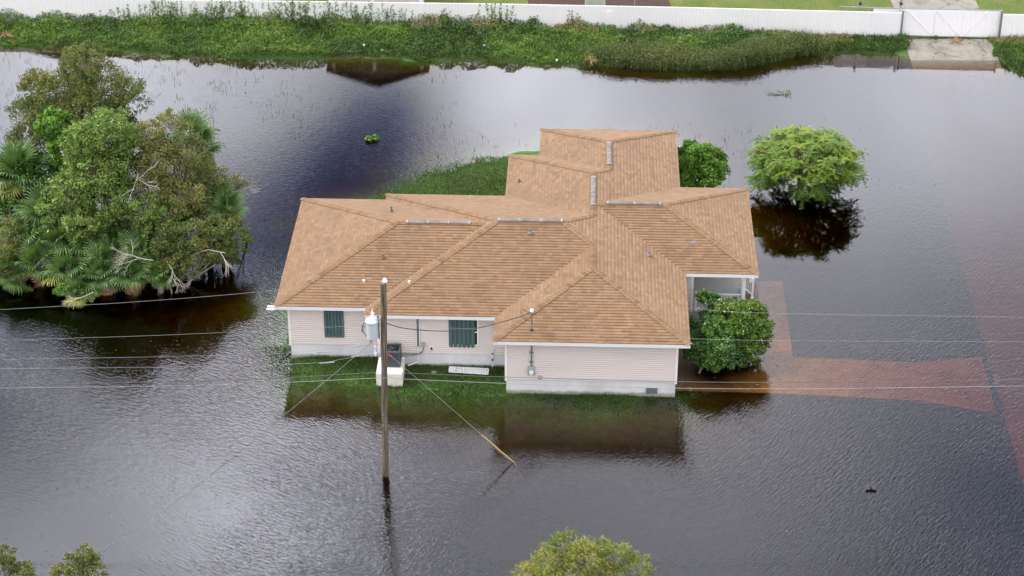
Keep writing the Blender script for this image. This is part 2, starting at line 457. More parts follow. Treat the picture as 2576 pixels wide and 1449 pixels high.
def polewood():
    m, nt, b = principled('weathered pole wood', 0.9, 0, 0.2)
    v = mapping(nt, (22, 22, 0.9)); v2 = mapping(nt, (3, 3, 0.5))
    f = noise(nt, v, 1.0, 5, 0.6)
    g = noise(nt, v2, 1.0, 5, 0.6)
    c = ramp(nt, f, [(0.30, (0.035, 0.029, 0.020)), (0.48, (0.13, 0.112, 0.084)), (0.72, (0.235, 0.21, 0.17))])
    c = mixc(nt, c, (0.06, 0.058, 0.035), ramp(nt, g, [(0.48, (0, 0, 0)), (0.66, (0.8, 0.8, 0.8))]))
    nt.links.new(c, b.inputs['Base Color'])
    bump(nt, b, f, 0.8, 0.02)
    return m
M['pole'] = polewood()
def groundmat():
    m, nt, b = principled('flooded lawn soil', 0.95, 0, 0.2)
    v = mapping(nt)
    f = noise(nt, v, 0.25, 6, 0.6); g = noise(nt, v, 2.5, 5, 0.65); h = noise(nt, v, 16, 3, 0.6)
    c = ramp(nt, g, [(0.3, (0.035, 0.075, 0.016)), (0.55, (0.055, 0.115, 0.026)), (0.75, (0.095, 0.125, 0.04))])
    c = mixc(nt, c, (0.075, 0.058, 0.034), ramp(nt, f, [(0.48, (0, 0, 0)), (0.7, (0.7, 0.7, 0.7))]))
    c = mixc(nt, c, ramp(nt, h, [(0.3, (0.6, 0.6, 0.6)), (0.7, (1.35, 1.35, 1.35))]), 1.0, 'MULTIPLY')
    nt.links.new(c, b.inputs['Base Color'])
    bump(nt, b, h, 0.6, 0.05)
    return m
M['ground'] = groundmat()
def lawnmat():
    m, nt, b = principled('mown lawn', 0.95, 0, 0.2)
    v = mapping(nt)
    f = noise(nt, v, 0.5, 6, 0.7); h = noise(nt, v, 9, 4, 0.7)
    c = ramp(nt, f, [(0.3, (0.052, 0.092, 0.018)), (0.5, (0.085, 0.118, 0.027)), (0.72, (0.135, 0.130, 0.045))])
    c = mixc(nt, c, ramp(nt, h, [(0.3, (0.55, 0.6, 0.55)), (0.7, (1.35, 1.3, 1.3))]), 1.0, 'MULTIPLY')
    nt.links.new(c, b.inputs['Base Color'])
    bump(nt, b, h, 0.7, 0.06)
    return m
M['lawn'] = lawnmat()

def watermat():
    m = bpy.data.materials.new('tannin flood water'); m.use_nodes = True
    nt = m.node_tree; nt.nodes.clear()
    out = nd(nt, 'ShaderNodeOutputMaterial')
    geo = nd(nt, 'ShaderNodeNewGeometry')
    def mp(scale, rz, loc=(0, 0, 0)):
        n = nd(nt, 'ShaderNodeMapping', vector_type='TEXTURE'); n.inputs['Scale'].default_value = tuple(1 / q for q in scale)
        n.inputs['Rotation'].default_value = (0, 0, rz); n.inputs['Location'].default_value = loc
        nt.links.new(geo.outputs['Position'], n.inputs['Vector']); return n.outputs[0]
    # two crossing sets of wind ripples plus a finer chop
    sep = nd(nt, 'ShaderNodeSeparateXYZ'); nt.links.new(geo.outputs['Position'], sep.inputs[0])
    big = mth(nt, 'ADD', noise(nt, mp((1, 1, 1), 0), 0.13, 2, 0.5), mth(nt, 'MULTIPLY', sep.outputs['X'], -0.012))
    a = noise(nt, mp((2.9, 9.5, 1), math.radians(52)), 1.0, 2.0, 0.5, 0.4)
    bq = noise(nt, mp((2.8, 9.0, 1), math.radians(-32)), 1.0, 2.0, 0.5, 0.4)
    fine = noise(nt, mp((3.2, 6.0, 1), math.radians(5)), 1.0, 2, 0.5)
    sel = ramp(nt, big, [(0.40, (0, 0, 0)), (0.60, (1, 1, 1))])
    h = nd(nt, 'ShaderNodeMix', data_type='FLOAT')
    nt.links.new(sel, h.inputs['Factor']); nt.links.new(a, h.inputs['A']); nt.links.new(bq, h.inputs['B'])
    hh = mth(nt, 'MULTIPLY_ADD', fine, 0.35, h.outputs['Result'])
    # wind streaks: open water near the street side of the house is rougher, lee water is calm
    near = nd(nt, 'ShaderNodeMapRange', interpolation_type='SMOOTHSTEP'); nt.links.new(sep.outputs['Y'], near.inputs['Value'])
    near.inputs['From Min'].default_value, near.inputs['From Max'].default_value = 77.0, 95.0
    near.inputs['To Min'].default_value, near.inputs['To Max'].default_value = 1.0, 0.20
    patch = noise(nt, mp((1, 0.6, 1), 0.5, (13, 5, 0)), 0.11, 3, 0.5)
    pr = ramp(nt, patch, [(0.36, (0.4, 0.4, 0.4)), (0.60, (1, 1, 1))])
    amp = mth(nt, 'MULTIPLY', near.outputs[0], pr)
    lee = nd(nt, 'ShaderNodeVectorMath', operation='DISTANCE'); nt.links.new(geo.outputs['Position'], lee.inputs[0]); lee.inputs[1].default_value = (-21, 66, 0)
    lr = nd(nt, 'ShaderNodeMapRange', interpolation_type='SMOOTHSTEP'); nt.links.new(lee.outputs['Value'], lr.inputs['Value'])
    lr.inputs['From Min'].default_value, lr.inputs['From Max'].default_value = 3.0, 15.0
    lr.inputs['To Min'].default_value, lr.inputs['To Max'].default_value = 0.15, 1.0
    hh = mth(nt, 'MULTIPLY', hh, mth(nt, 'MULTIPLY', amp, lr.outputs[0]))
    bp = nd(nt, 'ShaderNodeBump'); bp.inputs['Strength'].default_value = 1.0; bp.inputs['Distance'].default_value = 0.0135
    nt.links.new(hh, bp.inputs['Height'])
    fr = nd(nt, 'ShaderNodeFresnel'); fr.inputs['IOR'].default_value = 1.45
    nt.links.new(bp.outputs[0], fr.inputs['Normal'])
    gl = nd(nt, 'ShaderNodeBsdfGlossy'); gl.inputs['Roughness'].default_value = 0.015
    gl.inputs['Color'].default_value = (1, 1, 1, 1)
    nt.links.new(bp.outputs[0], gl.inputs['Normal'])
    tr = nd(nt, 'ShaderNodeBsdfTransparent'); tr.inputs['Color'].default_value = (0.97, 0.97, 0.97, 1)
    mx = nd(nt, 'ShaderNodeMixShader')
    nt.links.new(fr.outputs[0], mx.inputs[0]); nt.links.new(tr.outputs[0], mx.inputs[1]); nt.links.new(gl.outputs[0], mx.inputs[2])
    nt.links.new(mx.outputs[0], out.inputs['Surface'])
    va = nd(nt, 'ShaderNodeVolumeAbsorption')
    va.inputs['Color'].default_value = (0.80, 0.60, 0.22, 1); va.inputs['Density'].default_value = 12.0
    nt.links.new(va.outputs[0], out.inputs['Volume'])
    return m
M['water'] = watermat()

# ------------------------------------------------------------------ terrain
WL = [(-80, 114.5), (-31, 116.9), (-26, 116.4), (-20.2, 115.0), (-10.6, 114.5), (-4, 114.3), (2.1, 113.9), (9.4, 113.1), (13, 113.3), (17.0, 115.2), (20, 115.5), (22.5, 115.2), (24, 114.6), (27.6, 114.4), (28.6, 113.4), (29.4, 112.6), (34, 111.5), (80, 111)]
WLX = np.array([p[0] for p in WL]); WLY = np.array([p[1] for p in WL])
ISLE = np.array([un(*q)[:2] for q in [(722, 905), (726, 945), (750, 962), (900, 978), (1100, 992), (1270, 1004), (1500, 1008), (1700, 1002), (1720, 985), (1708, 900), (1715, 700), (1800, 520), (1740, 430), (1690, 370), (1640, 350), (1500, 355), (1365, 372), (1270, 378), (1150, 418), (1050, 465), (965, 512), (770, 580), (728, 760)]])
def sdist(P, poly):
    """signed distance to a polygon, negative inside; P (N,2)"""
    a = poly; b = np.roll(poly, -1, axis=0)
    dmin = np.full(len(P), 1e9); ins = np.zeros(len(P), bool)
    for (x0, y0), (x1, y1) in zip(a, b):
        e = np.array([x1 - x0, y1 - y0]); w = P - np.array([x0, y0])
        t = np.clip((w @ e) / (e @ e), 0, 1)
        dmin = np.minimum(dmin, np.linalg.norm(w - t[:, None] * e, axis=1))
        if abs(y1 - y0) > 1e-12:
            c = ((y0 > P[:, 1]) != (y1 > P[:, 1])) & (P[:, 0] < (x1 - x0) * (P[:, 1] - y0) / (y1 - y0) + x0)
            ins ^= c
    return np.where(ins, -dmin, dmin)
def vnoise(P, s, seed=0):
    """cheap smooth value noise for terrain and scatter densities"""
    q = P / s; i = np.floor(q).astype(int); f = q - i; f = f * f * (3 - 2 * f)
    def h(a, b):
        n = (a * 374761393 + b * 668265263 + seed * 974711) & 0x7fffffff
        n = ((n ^ (n >> 13)) * 1274126177) & 0x7fffffff
        return ((n ^ (n >> 16)) & 0xffff) / 65535.0
    a, b = i[:, 0], i[:, 1]
    return (h(a, b) * (1 - f[:, 0]) + h(a + 1, b) * f[:, 0]) * (1 - f[:, 1]) + (h(a, b + 1) * (1 - f[:, 0]) + h(a + 1, b + 1) * f[:, 0]) * f[:, 1]
# flooded slabs (plan outlines in site coordinates)
def P2(*px): return np.array([un(x, y, -0.08)[:2] for x, y in px])
DRIVE = P2((1701, 985), (1940, 988), (2180, 996), (2330, 1003), (2420, 1014), (2507, 1034), (2470, 890), (2400, 901), (2300, 906), (1995, 897), (1968, 706), (1903, 706), (1918, 800), (1700, 800))
STREET_L = un(2290, 185, -0.2)[:2], un(2560, 1160, -0.2)[:2]
def street_x(y): 
    (x0, y0), (x1, y1) = STREET_L
    return x0 + (y - y0) * (x1 - x0) / (y1 - y0)
def drive_z(x): return -0.025 - 0.015 * np.clip(x - 7.0, 0, 14)
GP = dict(x0=23.2, x1=28.3)                                 # gate driveway in front of the gate
def ramp_z(y): return np.interp(y, [96, 107, 111, 114.4, 117.2, 130], [-0.75, -0.62, -0.32, 0.01, 0.20, 0.30])
def zt(P, slabs=True):
    x, y = P[:, 0], P[:, 1]
    base = -0.75 + 0.10 * (vnoise(P, 4.0, 1) - 0.5) + 0.05 * (vnoise(P, 1.2, 2) - 0.5)
    s = sdist(P, ISLE) + 1.1 * (vnoise(P, 1.6, 3) - 0.5) + 0.5 * (vnoise(P, 0.6, 4) - 0.5)
    s = s + 0.5 * (vnoise(P, 0.9, 8) - 0.5)
    isl = np.where(s > 0, 0.0 - 0.06 * s, 0.12 * (1 - np.exp(s / 0.8)))
    z = np.maximum(base, isl)
    g = np.hypot((x + 19.5) / 6.5, (y - 92.5) / 5.5)
    z = np.maximum(z, 0.10 - 0.80 * g)
    yl = np.interp(x, WLX, WLY) + 0.8 * (vnoise(P, 2.5, 5) - 0.5) + 0.4 * (vnoise(P, 0.8, 6) - 0.5)
    d = y - yl
    z = np.maximum(z, np.where(d > 0, np.minimum(0.02 + 0.07 * d, 0.20), 0.14 * d))
    z = np.where(d > 0, np.minimum(z, 0.22), z)
    if slabs:
        z = np.where(sdist(P, DRIVE) < 0.25, np.minimum(z, drive_z(x) - 0.03), z)
        onst = (x > street_x(y) - 0.3) & (y < 112) 
        z = np.where(onst, np.interp(y, [70, 84, 104], [-0.33, -0.38, -0.53]), z)
        gp = (x > GP['x0'] - 0.1) & (x < GP['x1'] + 0.1) & (y > 106)
        z = np.where(gp, np.minimum(z, ramp_z(y) - 0.03), z)
    return z
def zt1(x, y): return float(zt(np.array([[x, y]]))[0])

xs = np.concatenate([[-1500, -600, -200, -90, -60], np.arange(-40, 40.01, 0.4), [60, 90, 200, 600, 1500]])
ys = np.concatenate([[-300, 0, 30, 50], np.arange(58, 132.01, 0.4), [150, 200, 400, 1000, 3000]])
gx, gy = np.meshgrid(xs, ys)
P = np.stack([gx.ravel(), gy.ravel()], axis=1)
Z = zt(P)
V = np.column_stack([P, Z])
nx, ny = len(xs), len(ys)
idx = np.arange(nx * ny).reshape(ny, nx)
F = np.stack([idx[:-1, :-1], idx[:-1, 1:], idx[1:, 1:], idx[1:, :-1]], axis=-1).reshape(-1, 4)
me = bpy.data.meshes.new('ground'); me.from_pydata(V.tolist(), [], F.tolist())
for p in me.polygons: p.use_smooth = True
me.materials.append(M['ground'])
g = bpy.data.objects.new('ground', me); COL.objects.link(g); tag(g, kind='structure')

wb = MB(); wb.span((-700, -200, -3.0), (700, 124.0, 0.0))
tag(wb.build('water', M['water']), kind='structure')

def slab(name, polys, zf, mat, thick=0.15):
    """sheet of quads (list of 4-corner patches) with subdivided surface and skirt"""
    mb = MB()
    for a, b, c, d in polys:
        a, b, c, d = map(np.array, (a, b, c, d)); N = 14; Mm = 6
        vs = []; fs = []
        for j in range(Mm + 1):
            for i in range(N + 1):
                s, t = i / N, j / Mm
                p = (a * (1 - s) + b * s) * (1 - t) + (d * (1 - s) + c * s) * t
                vs.append((p[0], p[1], zf(p[0], p[1])))
        n0 = len(vs)
        for j in range(Mm):
            for i in range(N):
                k = j * (N + 1) + i
                fs.append((k, k + 1, k + N + 2, k + N + 1))
        per = [i for i in range(N + 1)] + [(j + 1) * (N + 1) - 1 for j in range(1, Mm + 1)] + [Mm * (N + 1) + i for i in range(N - 1, -1, -1)] + [j * (N + 1) for j in range(Mm - 1, 0, -1)]
        for i in per: vs.append((vs[i][0], vs[i][1], vs[i][2] - thick))
        for q in range(len(per)):
            r = (q + 1) % len(per)
            fs.append((per[q], n0 + q, n0 + r, per[r]))
        mb.add(vs, fs)
    return tag(mb.build(name, mat), kind='structure')
D = DRIVE
slab('driveway', [(D[13], P2((1918, 800))[0], D[1], D[0])] +
     [(D[9] * 0 + P2((1929.5, 897))[0], D[9], P2((1995, 990))[0], D[1])] +
     [(D[9], D[8], P2((2310, 1002))[0], P2((1995, 990))[0]), (D[8], D[6], D[5], P2((2310, 1002))[0])], lambda x, y: float(drive_z(x)), M['drive'])
slab('walkway', [(D[11], D[10], D[9], P2((1929.5, 897))[0])], lambda x, y: float(drive_z(x)) + 0.004, M['drive'])
slab('street', [((street_x(111), 111), (street_x(111) + 30, 111), (street_x(40) + 30, 40), (street_x(40) + 0, 40))], lambda x, y: float(np.interp(y, [70, 84, 104], [-0.26, -0.31, -0.46])), M['asphalt'])
slab('gate_driveway', [((GP['x0'], 107), (GP['x1'] + 0.2, 107), (GP['x1'], 117.0), (GP['x0'], 117.0))], lambda x, y: float(ramp_z(y)), M['concrete'])
# beyond the fence
slab('lawn', [((-60, 119.9), (60, 117.3), (60, 170), (-60, 170))], lambda x, y: 0.24, M['lawn'])
slab('neighbour_driveway', [((23.4, 117.35), (28.6, 117.35), (28.2, 135), (23.0, 135))], lambda x, y: 0.265, M['concrete'])
slab('mulch_bed', [((0.9, 119.0), (10.0, 118.7), (9.6, 123), (1.0, 123))], lambda x, y: 0.262, M['mulch'])

# ------------------------------------------------------------------ the house
HE, PM = 3.05, 0.312                                       # eave height, roof pitch
house = empty('house', W(HC[0], HC[1], 0), -YAW)
tag(house, 'flooded single-storey house with tan shingle hip roof and pale siding', 'house')
def H(u, v, z): return (u - HC[0], v - HC[1], z)            # house frame -> house-local
BL = [(-13.5, 3.0, 81.08, 91.2), (-9.45, 4.80, 80.5, 91.8), (-3.69, 4.80, 78.5, 96.2), (-2.16, 4.80, 88.0, 99.2), (-3.2, 8.10, 84.65, 93.0)]
def planes(b):
    u0, u1, v0, v1 = b
    return [(PM, 0, -PM * u0), (-PM, 0, PM * u1), (0, PM, -PM * v0), (0, -PM, PM * v1)]   # W, E, S, N
def zroof(u, v): return HE + max(min(a * u + b * v + c for a, b, c in planes(B)) for B in BL)
def clip(poly, h):
    a, b, c = h; out = []
    for i in range(len(poly)):
        p, q = poly[i], poly[(i + 1) % len(poly)]
        fp, fq = a * p[0] + b * p[1] + c, a * q[0] + b * q[1] + c
        if fp >= 0: out.append(p)
        if (fp > 0 and fq < 0) or (fp < 0 and fq > 0):
            t = fp / (fp - fq); out.append((p[0] + t * (q[0] - p[0]), p[1] + t * (q[1] - p[1])))
    return out
def area(p):
    return 0.5 * abs(sum(p[i][0] * p[(i + 1) % len(p)][1] - p[(i + 1) % len(p)][0] * p[i][1] for i in range(len(p)))) if len(p) > 2 else 0
roofmb = MB()
BUTT = 0.020
SL = math.sqrt(1 + PM * PM)
STEP = 0.172 / SL
for i, B in enumerate(BL):
    for k, pl in enumerate(planes(B)):
        poly = [(B[0], B[2]), (B[1], B[2]), (B[1], B[3]), (B[0], B[3])]
        for k2, p2 in enumerate(planes(B)):
            if k2 != k: poly = clip(poly, tuple(p2[t] - pl[t] for t in range(3)))
        pieces = [poly]
        for j, B2 in enumerate(BL):
            if j == i: continue
            hs = []; none = False
            for p2 in planes(B2):
                h = tuple(p2[t] - pl[t] for t in range(3))
                if max(abs(t) for t in h) < 1e-6:
                    if j > i: none = True
                    continue
                hs.append(h)
            if none: continue
            new = []
            for pc in pieces:
                rest = pc
                for h in hs:
                    o = clip(rest, tuple(-t for t in h))
                    if area(o) > 1e-4: new.append(o)
                    rest = clip(rest, h)
                    if area(rest) < 1e-4: break
            pieces = new
        for pc in pieces:
            # every course is a strip that rises towards its butt edge
            hd = tuple(t / PM for t in pl)
            dd = [hd[0] * u + hd[1] * v + hd[2] for u, v in pc]
            for cs in range(int(math.floor(min(dd) / STEP)), int(math.ceil(max(dd) / STEP))):
                d0, d1 = cs * STEP, (cs + 1) * STEP
                sp = clip(clip(pc, (hd[0], hd[1], hd[2] - d0)), (-hd[0], -hd[1], d1 - hd[2]))
                if area(sp) < 1e-5: continue
                vs, uvs = [], []
                for u, v in sp:
                    d = hd[0] * u + hd[1] * v + hd[2]
                    vs.append(H(u, v, HE + PM * d + BUTT * max(0.0, 1 - (d - d0) / STEP)))
                    uvs.append(((v if k < 2 else u) + 0.11 * k + 37, d / STEP * 0.172 + 20.0001))
                roofmb.face_uv(vs, uvs)
                lo = [q for q in sp if abs(hd[0] * q[0] + hd[1] * q[1] + hd[2] - d0) < 1e-5]
                if len(lo) >= 2:
                    a_, b_ = lo[0], lo[-1]
                    roofmb.face_uv([H(*a_, HE + PM * d0 - 0.004), H(*b_, HE + PM * d0 - 0.004), H(*b_, HE + PM * d0 + BUTT), H(*a_, HE + PM * d0 + BUTT)], [((q[1] if k < 2 else q[0]) + 0.11 * k + 37, -5.0 - 0.172 * cs) for q in (a_, b_, b_, a_)])
roof = roofmb.build('roof', M['shingle'], house)

EAVE = [(-13.5, 81.08), (-9.45, 81.08), (-9.45, 80.5), (-3.69, 80.5), (-3.69, 78.5), (4.80, 78.5), (4.80, 84.65), (8.10, 84.65), (8.10, 93.0), (4.80, 93.0), (4.80, 99.2), (-2.16, 99.2), (-2.16, 96.2), (-3.69, 96.2), (-3.69, 91.8), (-9.45, 91.8), (-9.45, 91.2), (-13.5, 91.2)]
def inset(poly, d):
    out = []; n = len(poly)
    for i in range(n):
        p0, p1, p2 = poly[i - 1], poly[i], poly[(i + 1) % n]
        def off(a, b):
            dx, dy = b[0] - a[0], b[1] - a[1]; l = math.hypot(dx, dy)
            return (-dy / l * d, dx / l * d)
        o1, o2 = off(p0, p1), off(p1, p2)
        out.append((p1[0] + o1[0] + o2[0], p1[1] + o1[1] + o2[1]))
    return out
# fascia runs one board per eave length
for i in range(len(EAVE)):
    a, b = EAVE[i], EAVE[(i + 1) % len(EAVE)]
    d = Vector((b[0] - a[0], b[1] - a[1])).normalized(); nrm = Vector((d.y, -d.x))
    oa = -0.012; 
    A = Vector(a) + nrm * oa; Bq = Vector(b) + nrm * oa
    prev = EAVE[i - 1]; nxt = EAVE[(i + 2) % len(EAVE)]
    c1 = (a[0] - prev[0]) * d.y - (a[1] - prev[1]) * d.x            # corner turn
    mb = MB()
    A = A - d * (0.0 if abs(d.y) > 0.5 else -0.0)
    sh = 0.014 if abs(d.y) > 0.5 else 0.0
    mb.bar(H(*(A + d * sh), HE - 0.098), H(*(Bq - d * sh), HE - 0.098), 0.022, 0.165)
    mb.build('fascia', M['white'], roof)
sm = MB()
ins = inset(EAVE, 0.03)
sm.add([H(u, v, HE - 0.165) for u, v in ins], [tuple(range(len(ins)))])
sm.build('soffit', M['soffit'], roof)

# hip and ridge caps
LINES = [((-13.5, 81.08), (-8.44, 86.14)), ((-13.5, 91.2), (-8.44, 86.14)), ((-8.44, 86.14), (-4.39, 86.14)),
         ((-9.45, 80.5), (-3.8, 86.15)), ((-9.45, 91.8), (-3.8, 86.15)), ((-3.8, 86.15), (-0.85, 86.15)), ((0.555, 84.745), (-0.85, 86.15)), ((0.555, 87.555), (-0.85, 86.15)),
         ((0.555, 82.745), (0.555, 84.745)), ((-3.69, 78.5), (0.555, 82.745)), ((4.8, 78.5), (0.555, 82.745)), ((0.555, 87.555), (0.555, 91.955)), ((-3.69, 96.2), (0.555, 91.955)), ((1.32, 92.72), (0.555, 91.955)),
         ((1.32, 92.72), (1.32, 95.72)), ((-2.16, 99.2), (1.32, 95.72)), ((4.8, 99.2), (1.32, 95.72)),
         ((0.625, 88.825), (3.925, 88.825)), ((8.1, 84.65), (3.925, 88.825)), ((8.1, 93.0), (3.925, 88.825))]
for a, b in LINES:
    A = Vector(H(*a, zroof(*a))); Bv = Vector(H(*b, zroof(*b)))
    L = (Bv - A).length; d = (Bv - A) / L
    hor = Vector((d.x, d.y, 0)).normalized(); side = Vector((hor.y, -hor.x, 0))
    diag = abs(hor.x) > 0.1 and abs(hor.y) > 0.1
    drop = PM * (math.sqrt(0.5) if diag else 1.0)
    n = max(2, int(L / 0.16)); quads = []; tn = []
    w = 0.16
    for q in range(n):
        s0, s1 = L * q / n, L * (q + 1) / n + 0.02
        z0, z1 = 0.046, 0.030
        t = min(1, max(0, random.gauss(0.5, 0.22)))
        c0 = A + d * s0 + Vector((0, 0, z0)); c1 = A + d * s1 + Vector((0, 0, z1))
        for sg in (-1, 1):
            e0 = c0 + side * sg * w - Vector((0, 0, drop * w + 0.008)); e1 = c1 + side * sg * w - Vector((0, 0, drop * w + 0.004))
            quads.append([c0, c1, e1, e0] if sg > 0 else [c0, e0, e1, c1]); tn.append(t)
        f0 = c0 - Vector((0, 0, 0.03))
    leaf_mesh('ridge_cap', np.array([[tuple(v) for v in q] for q in quads]), np.array(tn), M['cap'], roof)
# ridge vents
def ridge_vent(a, b):
    A = Vector(H(*a, zroof(*a) + 0.075)); B_ = Vector(H(*b, zroof(*b) + 0.075))
    mb = MB(); d = (B_ - A).normalized(); side = Vector((d.y, -d.x, 0))
    w, dr, t = 0.115, 0.03, 0.04
    pr = [(-w, -dr - t), (-w, -dr), (-w * 0.35, 0.012), (w * 0.35, 0.012), (w, -dr), (w, -dr - t)]
    vs = [A + side * s + Vector((0, 0, z)) for s, z in pr] + [B_ + side * s + Vector((0, 0, z)) for s, z in pr]
    fs = [(i, i + 1, i + 7, i + 6) for i in range(5)] + [tuple(range(6))[::-1], tuple(range(6, 12))]
    mb.add(vs, fs)
    o = mb.build('ridge_vent', M['rustvent'], roof)
    L = (B_ - A).length; n = max(2, round(L / 1.05))
    for i in range(n + 1):
        jb = MB(); p = A + d * (L * i / n); ww = 0.03 if 0 < i < n else 0.045
        pv = [(-w - 0.006, -dr - t), (-w - 0.006, -dr + .006), (-w * 0.35, 0.02), (w * 0.35, 0.02), (w + .006, -dr + .006), (w + .006, -dr - t)]
        vs = [p - d * ww + side * s + Vector((0, 0, z)) for s, z in pv] + [p + d * ww + side * s + Vector((0, 0, z)) for s, z in pv]
        jb.add(vs, fs)
        jb.build('joint_band', M['galv'], roof)
ridge_vent((onV(1024, 556, 86.14)[0], 86.14), (onV(1181, 558, 86.14)[0], 86.14))
ridge_vent((onV(1255, 552, 86.15)[0], 86.15), (onV(1413, 555, 86.15)[0], 86.15))
def ridge_v(px, py, u, vv):
    return to_uv(un(px, py, zroof(u, vv) + 0.08))[1]
ridge_vent((0.555, ridge_v(1494, 513, 0.555, 89)), (0.555, ridge_v(1494, 444, 0.555, 91)))
ridge_vent((1.32, ridge_v(1532, 411, 1.32, 94)), (1.32, ridge_v(1532, 358, 1.32, 95)))
ridge_vent((onV(1529, 509, 88.825)[0], 88.825), (onV(1661, 511, 88.825)[0], 88.825))
# vent pipes through the shingles
def roof_hit(px, py):
    d = ray(px, py)
    for t in np.linspace(70, 130, 6001):
        p = np.array([0, 0, CAMH]) + t * d; q = to_uv(p)
        if q[2] <= zroof(q[0], q[1]): return q
for px, py, hh, rr, big in ((985, 533, 0.30, 0.045, 0), (965, 650, 0.22, 0.04, 0), (1306, 458, 0.2, 0.04, 0), (1333, 588, 0.26, 0.045, 1), (1633, 643, 0.24, 0.04, 1)):
    q = roof_hit(px, py)
    o = MB(); o.tube([H(q[0], q[1], q[2] - 0.03), H(q[0], q[1], q[2] + hh)], rr, 10)
    vp = o.build('vent_pipe', M['rustvent'], roof)
    fb = MB(); fb.lathe(H(q[0], q[1], q[2]), [(0.13 if big else 0.08, -0.05), (0.13 if big else 0.08, 0.045), (rr + 0.012, 0.13)], 12)
    fb.build('pipe_flashing', M['rustvent'], roof)
q = roof_hit(1743, 613)
lm = MB(); lm.add([H(q[0] - 0.15, q[1], q[2] + 0.02), H(q[0] + 0.15, q[1], q[2] + 0.02), H(q[0] + 0.13, q[1] + .12, q[2] + 0.10), H(q[0] - 0.05, q[1] + .12, q[2] + 0.09)], [(0, 1, 2, 3)])
tag(lm.build('lifted_shingle', M['greyplastic'], roof), 'grey shingle tab lifted by the wind')

# walls: lapped siding over a painted foundation
WALL = inset(EAVE, 0.53)
iG = EAVE.index((4.80, 84.65))
PU, PV1 = 5.16, 89.3                                       # porch: from PU to the east wall, back to PV1
FULL = WALL[:]
g0 = WALL[iG]; h0 = WALL[iG + 1]
WALL = WALL[:iG] + [g0, (PU, g0[1]), (PU, PV1), (h0[0], PV1)] + WALL[iG + 2:]
SB, ST = 0.78, HE - 0.165
sd_ = MB(); n = len(WALL); NC = 20
for i in range(n):
    a, b = Vector(WALL[i]), Vector(WALL[(i + 1) % n]); d = (b - a).normalized(); nr = Vector((d.y, -d.x))
    for k in range(NC):
        z0 = SB + (ST - SB) * k / NC; z1 = SB + (ST - SB) * (k + 1) / NC
        lo, hi, e = nr * 0.030, nr * 0.004, d * 0.010
        zm = z0 + (z1 - z0) * 0.58
        v = [H(*(a + lo - e), z0), H(*(b + lo + e), z0), H(*(b + lo + e), zm), H(*(a + lo - e), zm), H(*(b + hi), z1), H(*(a + hi), z1), H(*(a + hi), z0 + .001), H(*(b + hi), z0 + .001)]
        sd_.add(v, [(0, 1, 2, 3), (3, 2, 4, 5), (6, 7, 1, 0)])
wallo = sd_.build('wall', M['siding'], house)
fd = MB(); n = len(FULL)
FI = inset(FULL, 0.012)
for i in range(n):
    a, b = FI[i], FI[(i + 1) % n]
    fd.add([H(*a, -0.7), H(*b, -0.7), H(*b, SB + 0.01), H(*a, SB + 0.01)], [(0, 1, 2, 3)])
fnd = fd.build('foundation', M['found'], house)
# corner trim on the outside corners in view and behind
for (u, v) in ((-12.97, 81.61), (-3.16, 79.03), (4.27, 79.03), (-8.92, 81.03), (PU, 85.18), (7.57, PV1), (7.57, 92.47), (4.27, 98.67), (-1.63, 98.67), (-12.97, 90.67)):
    mb = MB(); mb.span(H(u - 0.052, v - 0.052, SB - 0.06), H(u + 0.052, v + 0.052, ST - 0.002))
    mb.build('corner_trim', M['trim'], wallo)

def shutter(u0, u1, z0, z1, v):
    mb = MB(); nr = 6; pts = []; w = (u1 - u0) / nr
    for r in range(nr):
        for fx, dp in ((0.0, 0.02), (0.12, 0.02), (0.30, 0.075), (0.70, 0.075), (0.88, 0.02)):
            pts.append((u0 + (r + fx) * w, dp))
    pts.append((u1, 0.02))
    vs = [H(u, v - 0.035 - dp, z) for u, dp in pts for z in (z0 - (0.03 if dp > 0.05 else 0.0), z1)]
    fs = [(2 * i, 2 * i + 2, 2 * i + 3, 2 * i + 1) for i in range(len(pts) - 1)]
    mb.add(vs, fs)
    mb.build('storm_shutter', M['shutter'], wallo)
shutter(-11.40, -10.51, 1.22, 2.62, 81.61)
shutter(-5.78, -4.62, 1.20, 2.62, 81.03)
def window(u0, u1, z0, z1, v):
    fr = MB(); y0, y1 = v - 0.055, v - 0.032; t = 0.07
    fr.span(H(u0, y0, z0), H(u0 + t, y1, z1)); fr.span(H(u1 - t, y0, z0), H(u1, y1, z1))
    fr.span(H(u0 + t, y0, z0), H(u1 - t, y1, z0 + t)); fr.span(H(u0 + t, y0, z1 - t), H(u1 - t, y1, z1))
    fr.span(H(u0 + t, y0 + .004, (z0 + z1) / 2 - 0.03), H(u1 - t, y1, (z0 + z1) / 2 + 0.03))
    f = fr.build('window', M['trim'], wallo)
    gl = MB(); gl.span(H(u0 + t, v - 0.042, z0 + t), H(u1 - t, v - 0.036, z1 - t)); gl.build('pane', M['glass'], f)
window(-5.74, -4.45, 1.24, 2.66, 81.03)
window(-11.36, -10.55, 1.26, 2.66, 81.61)
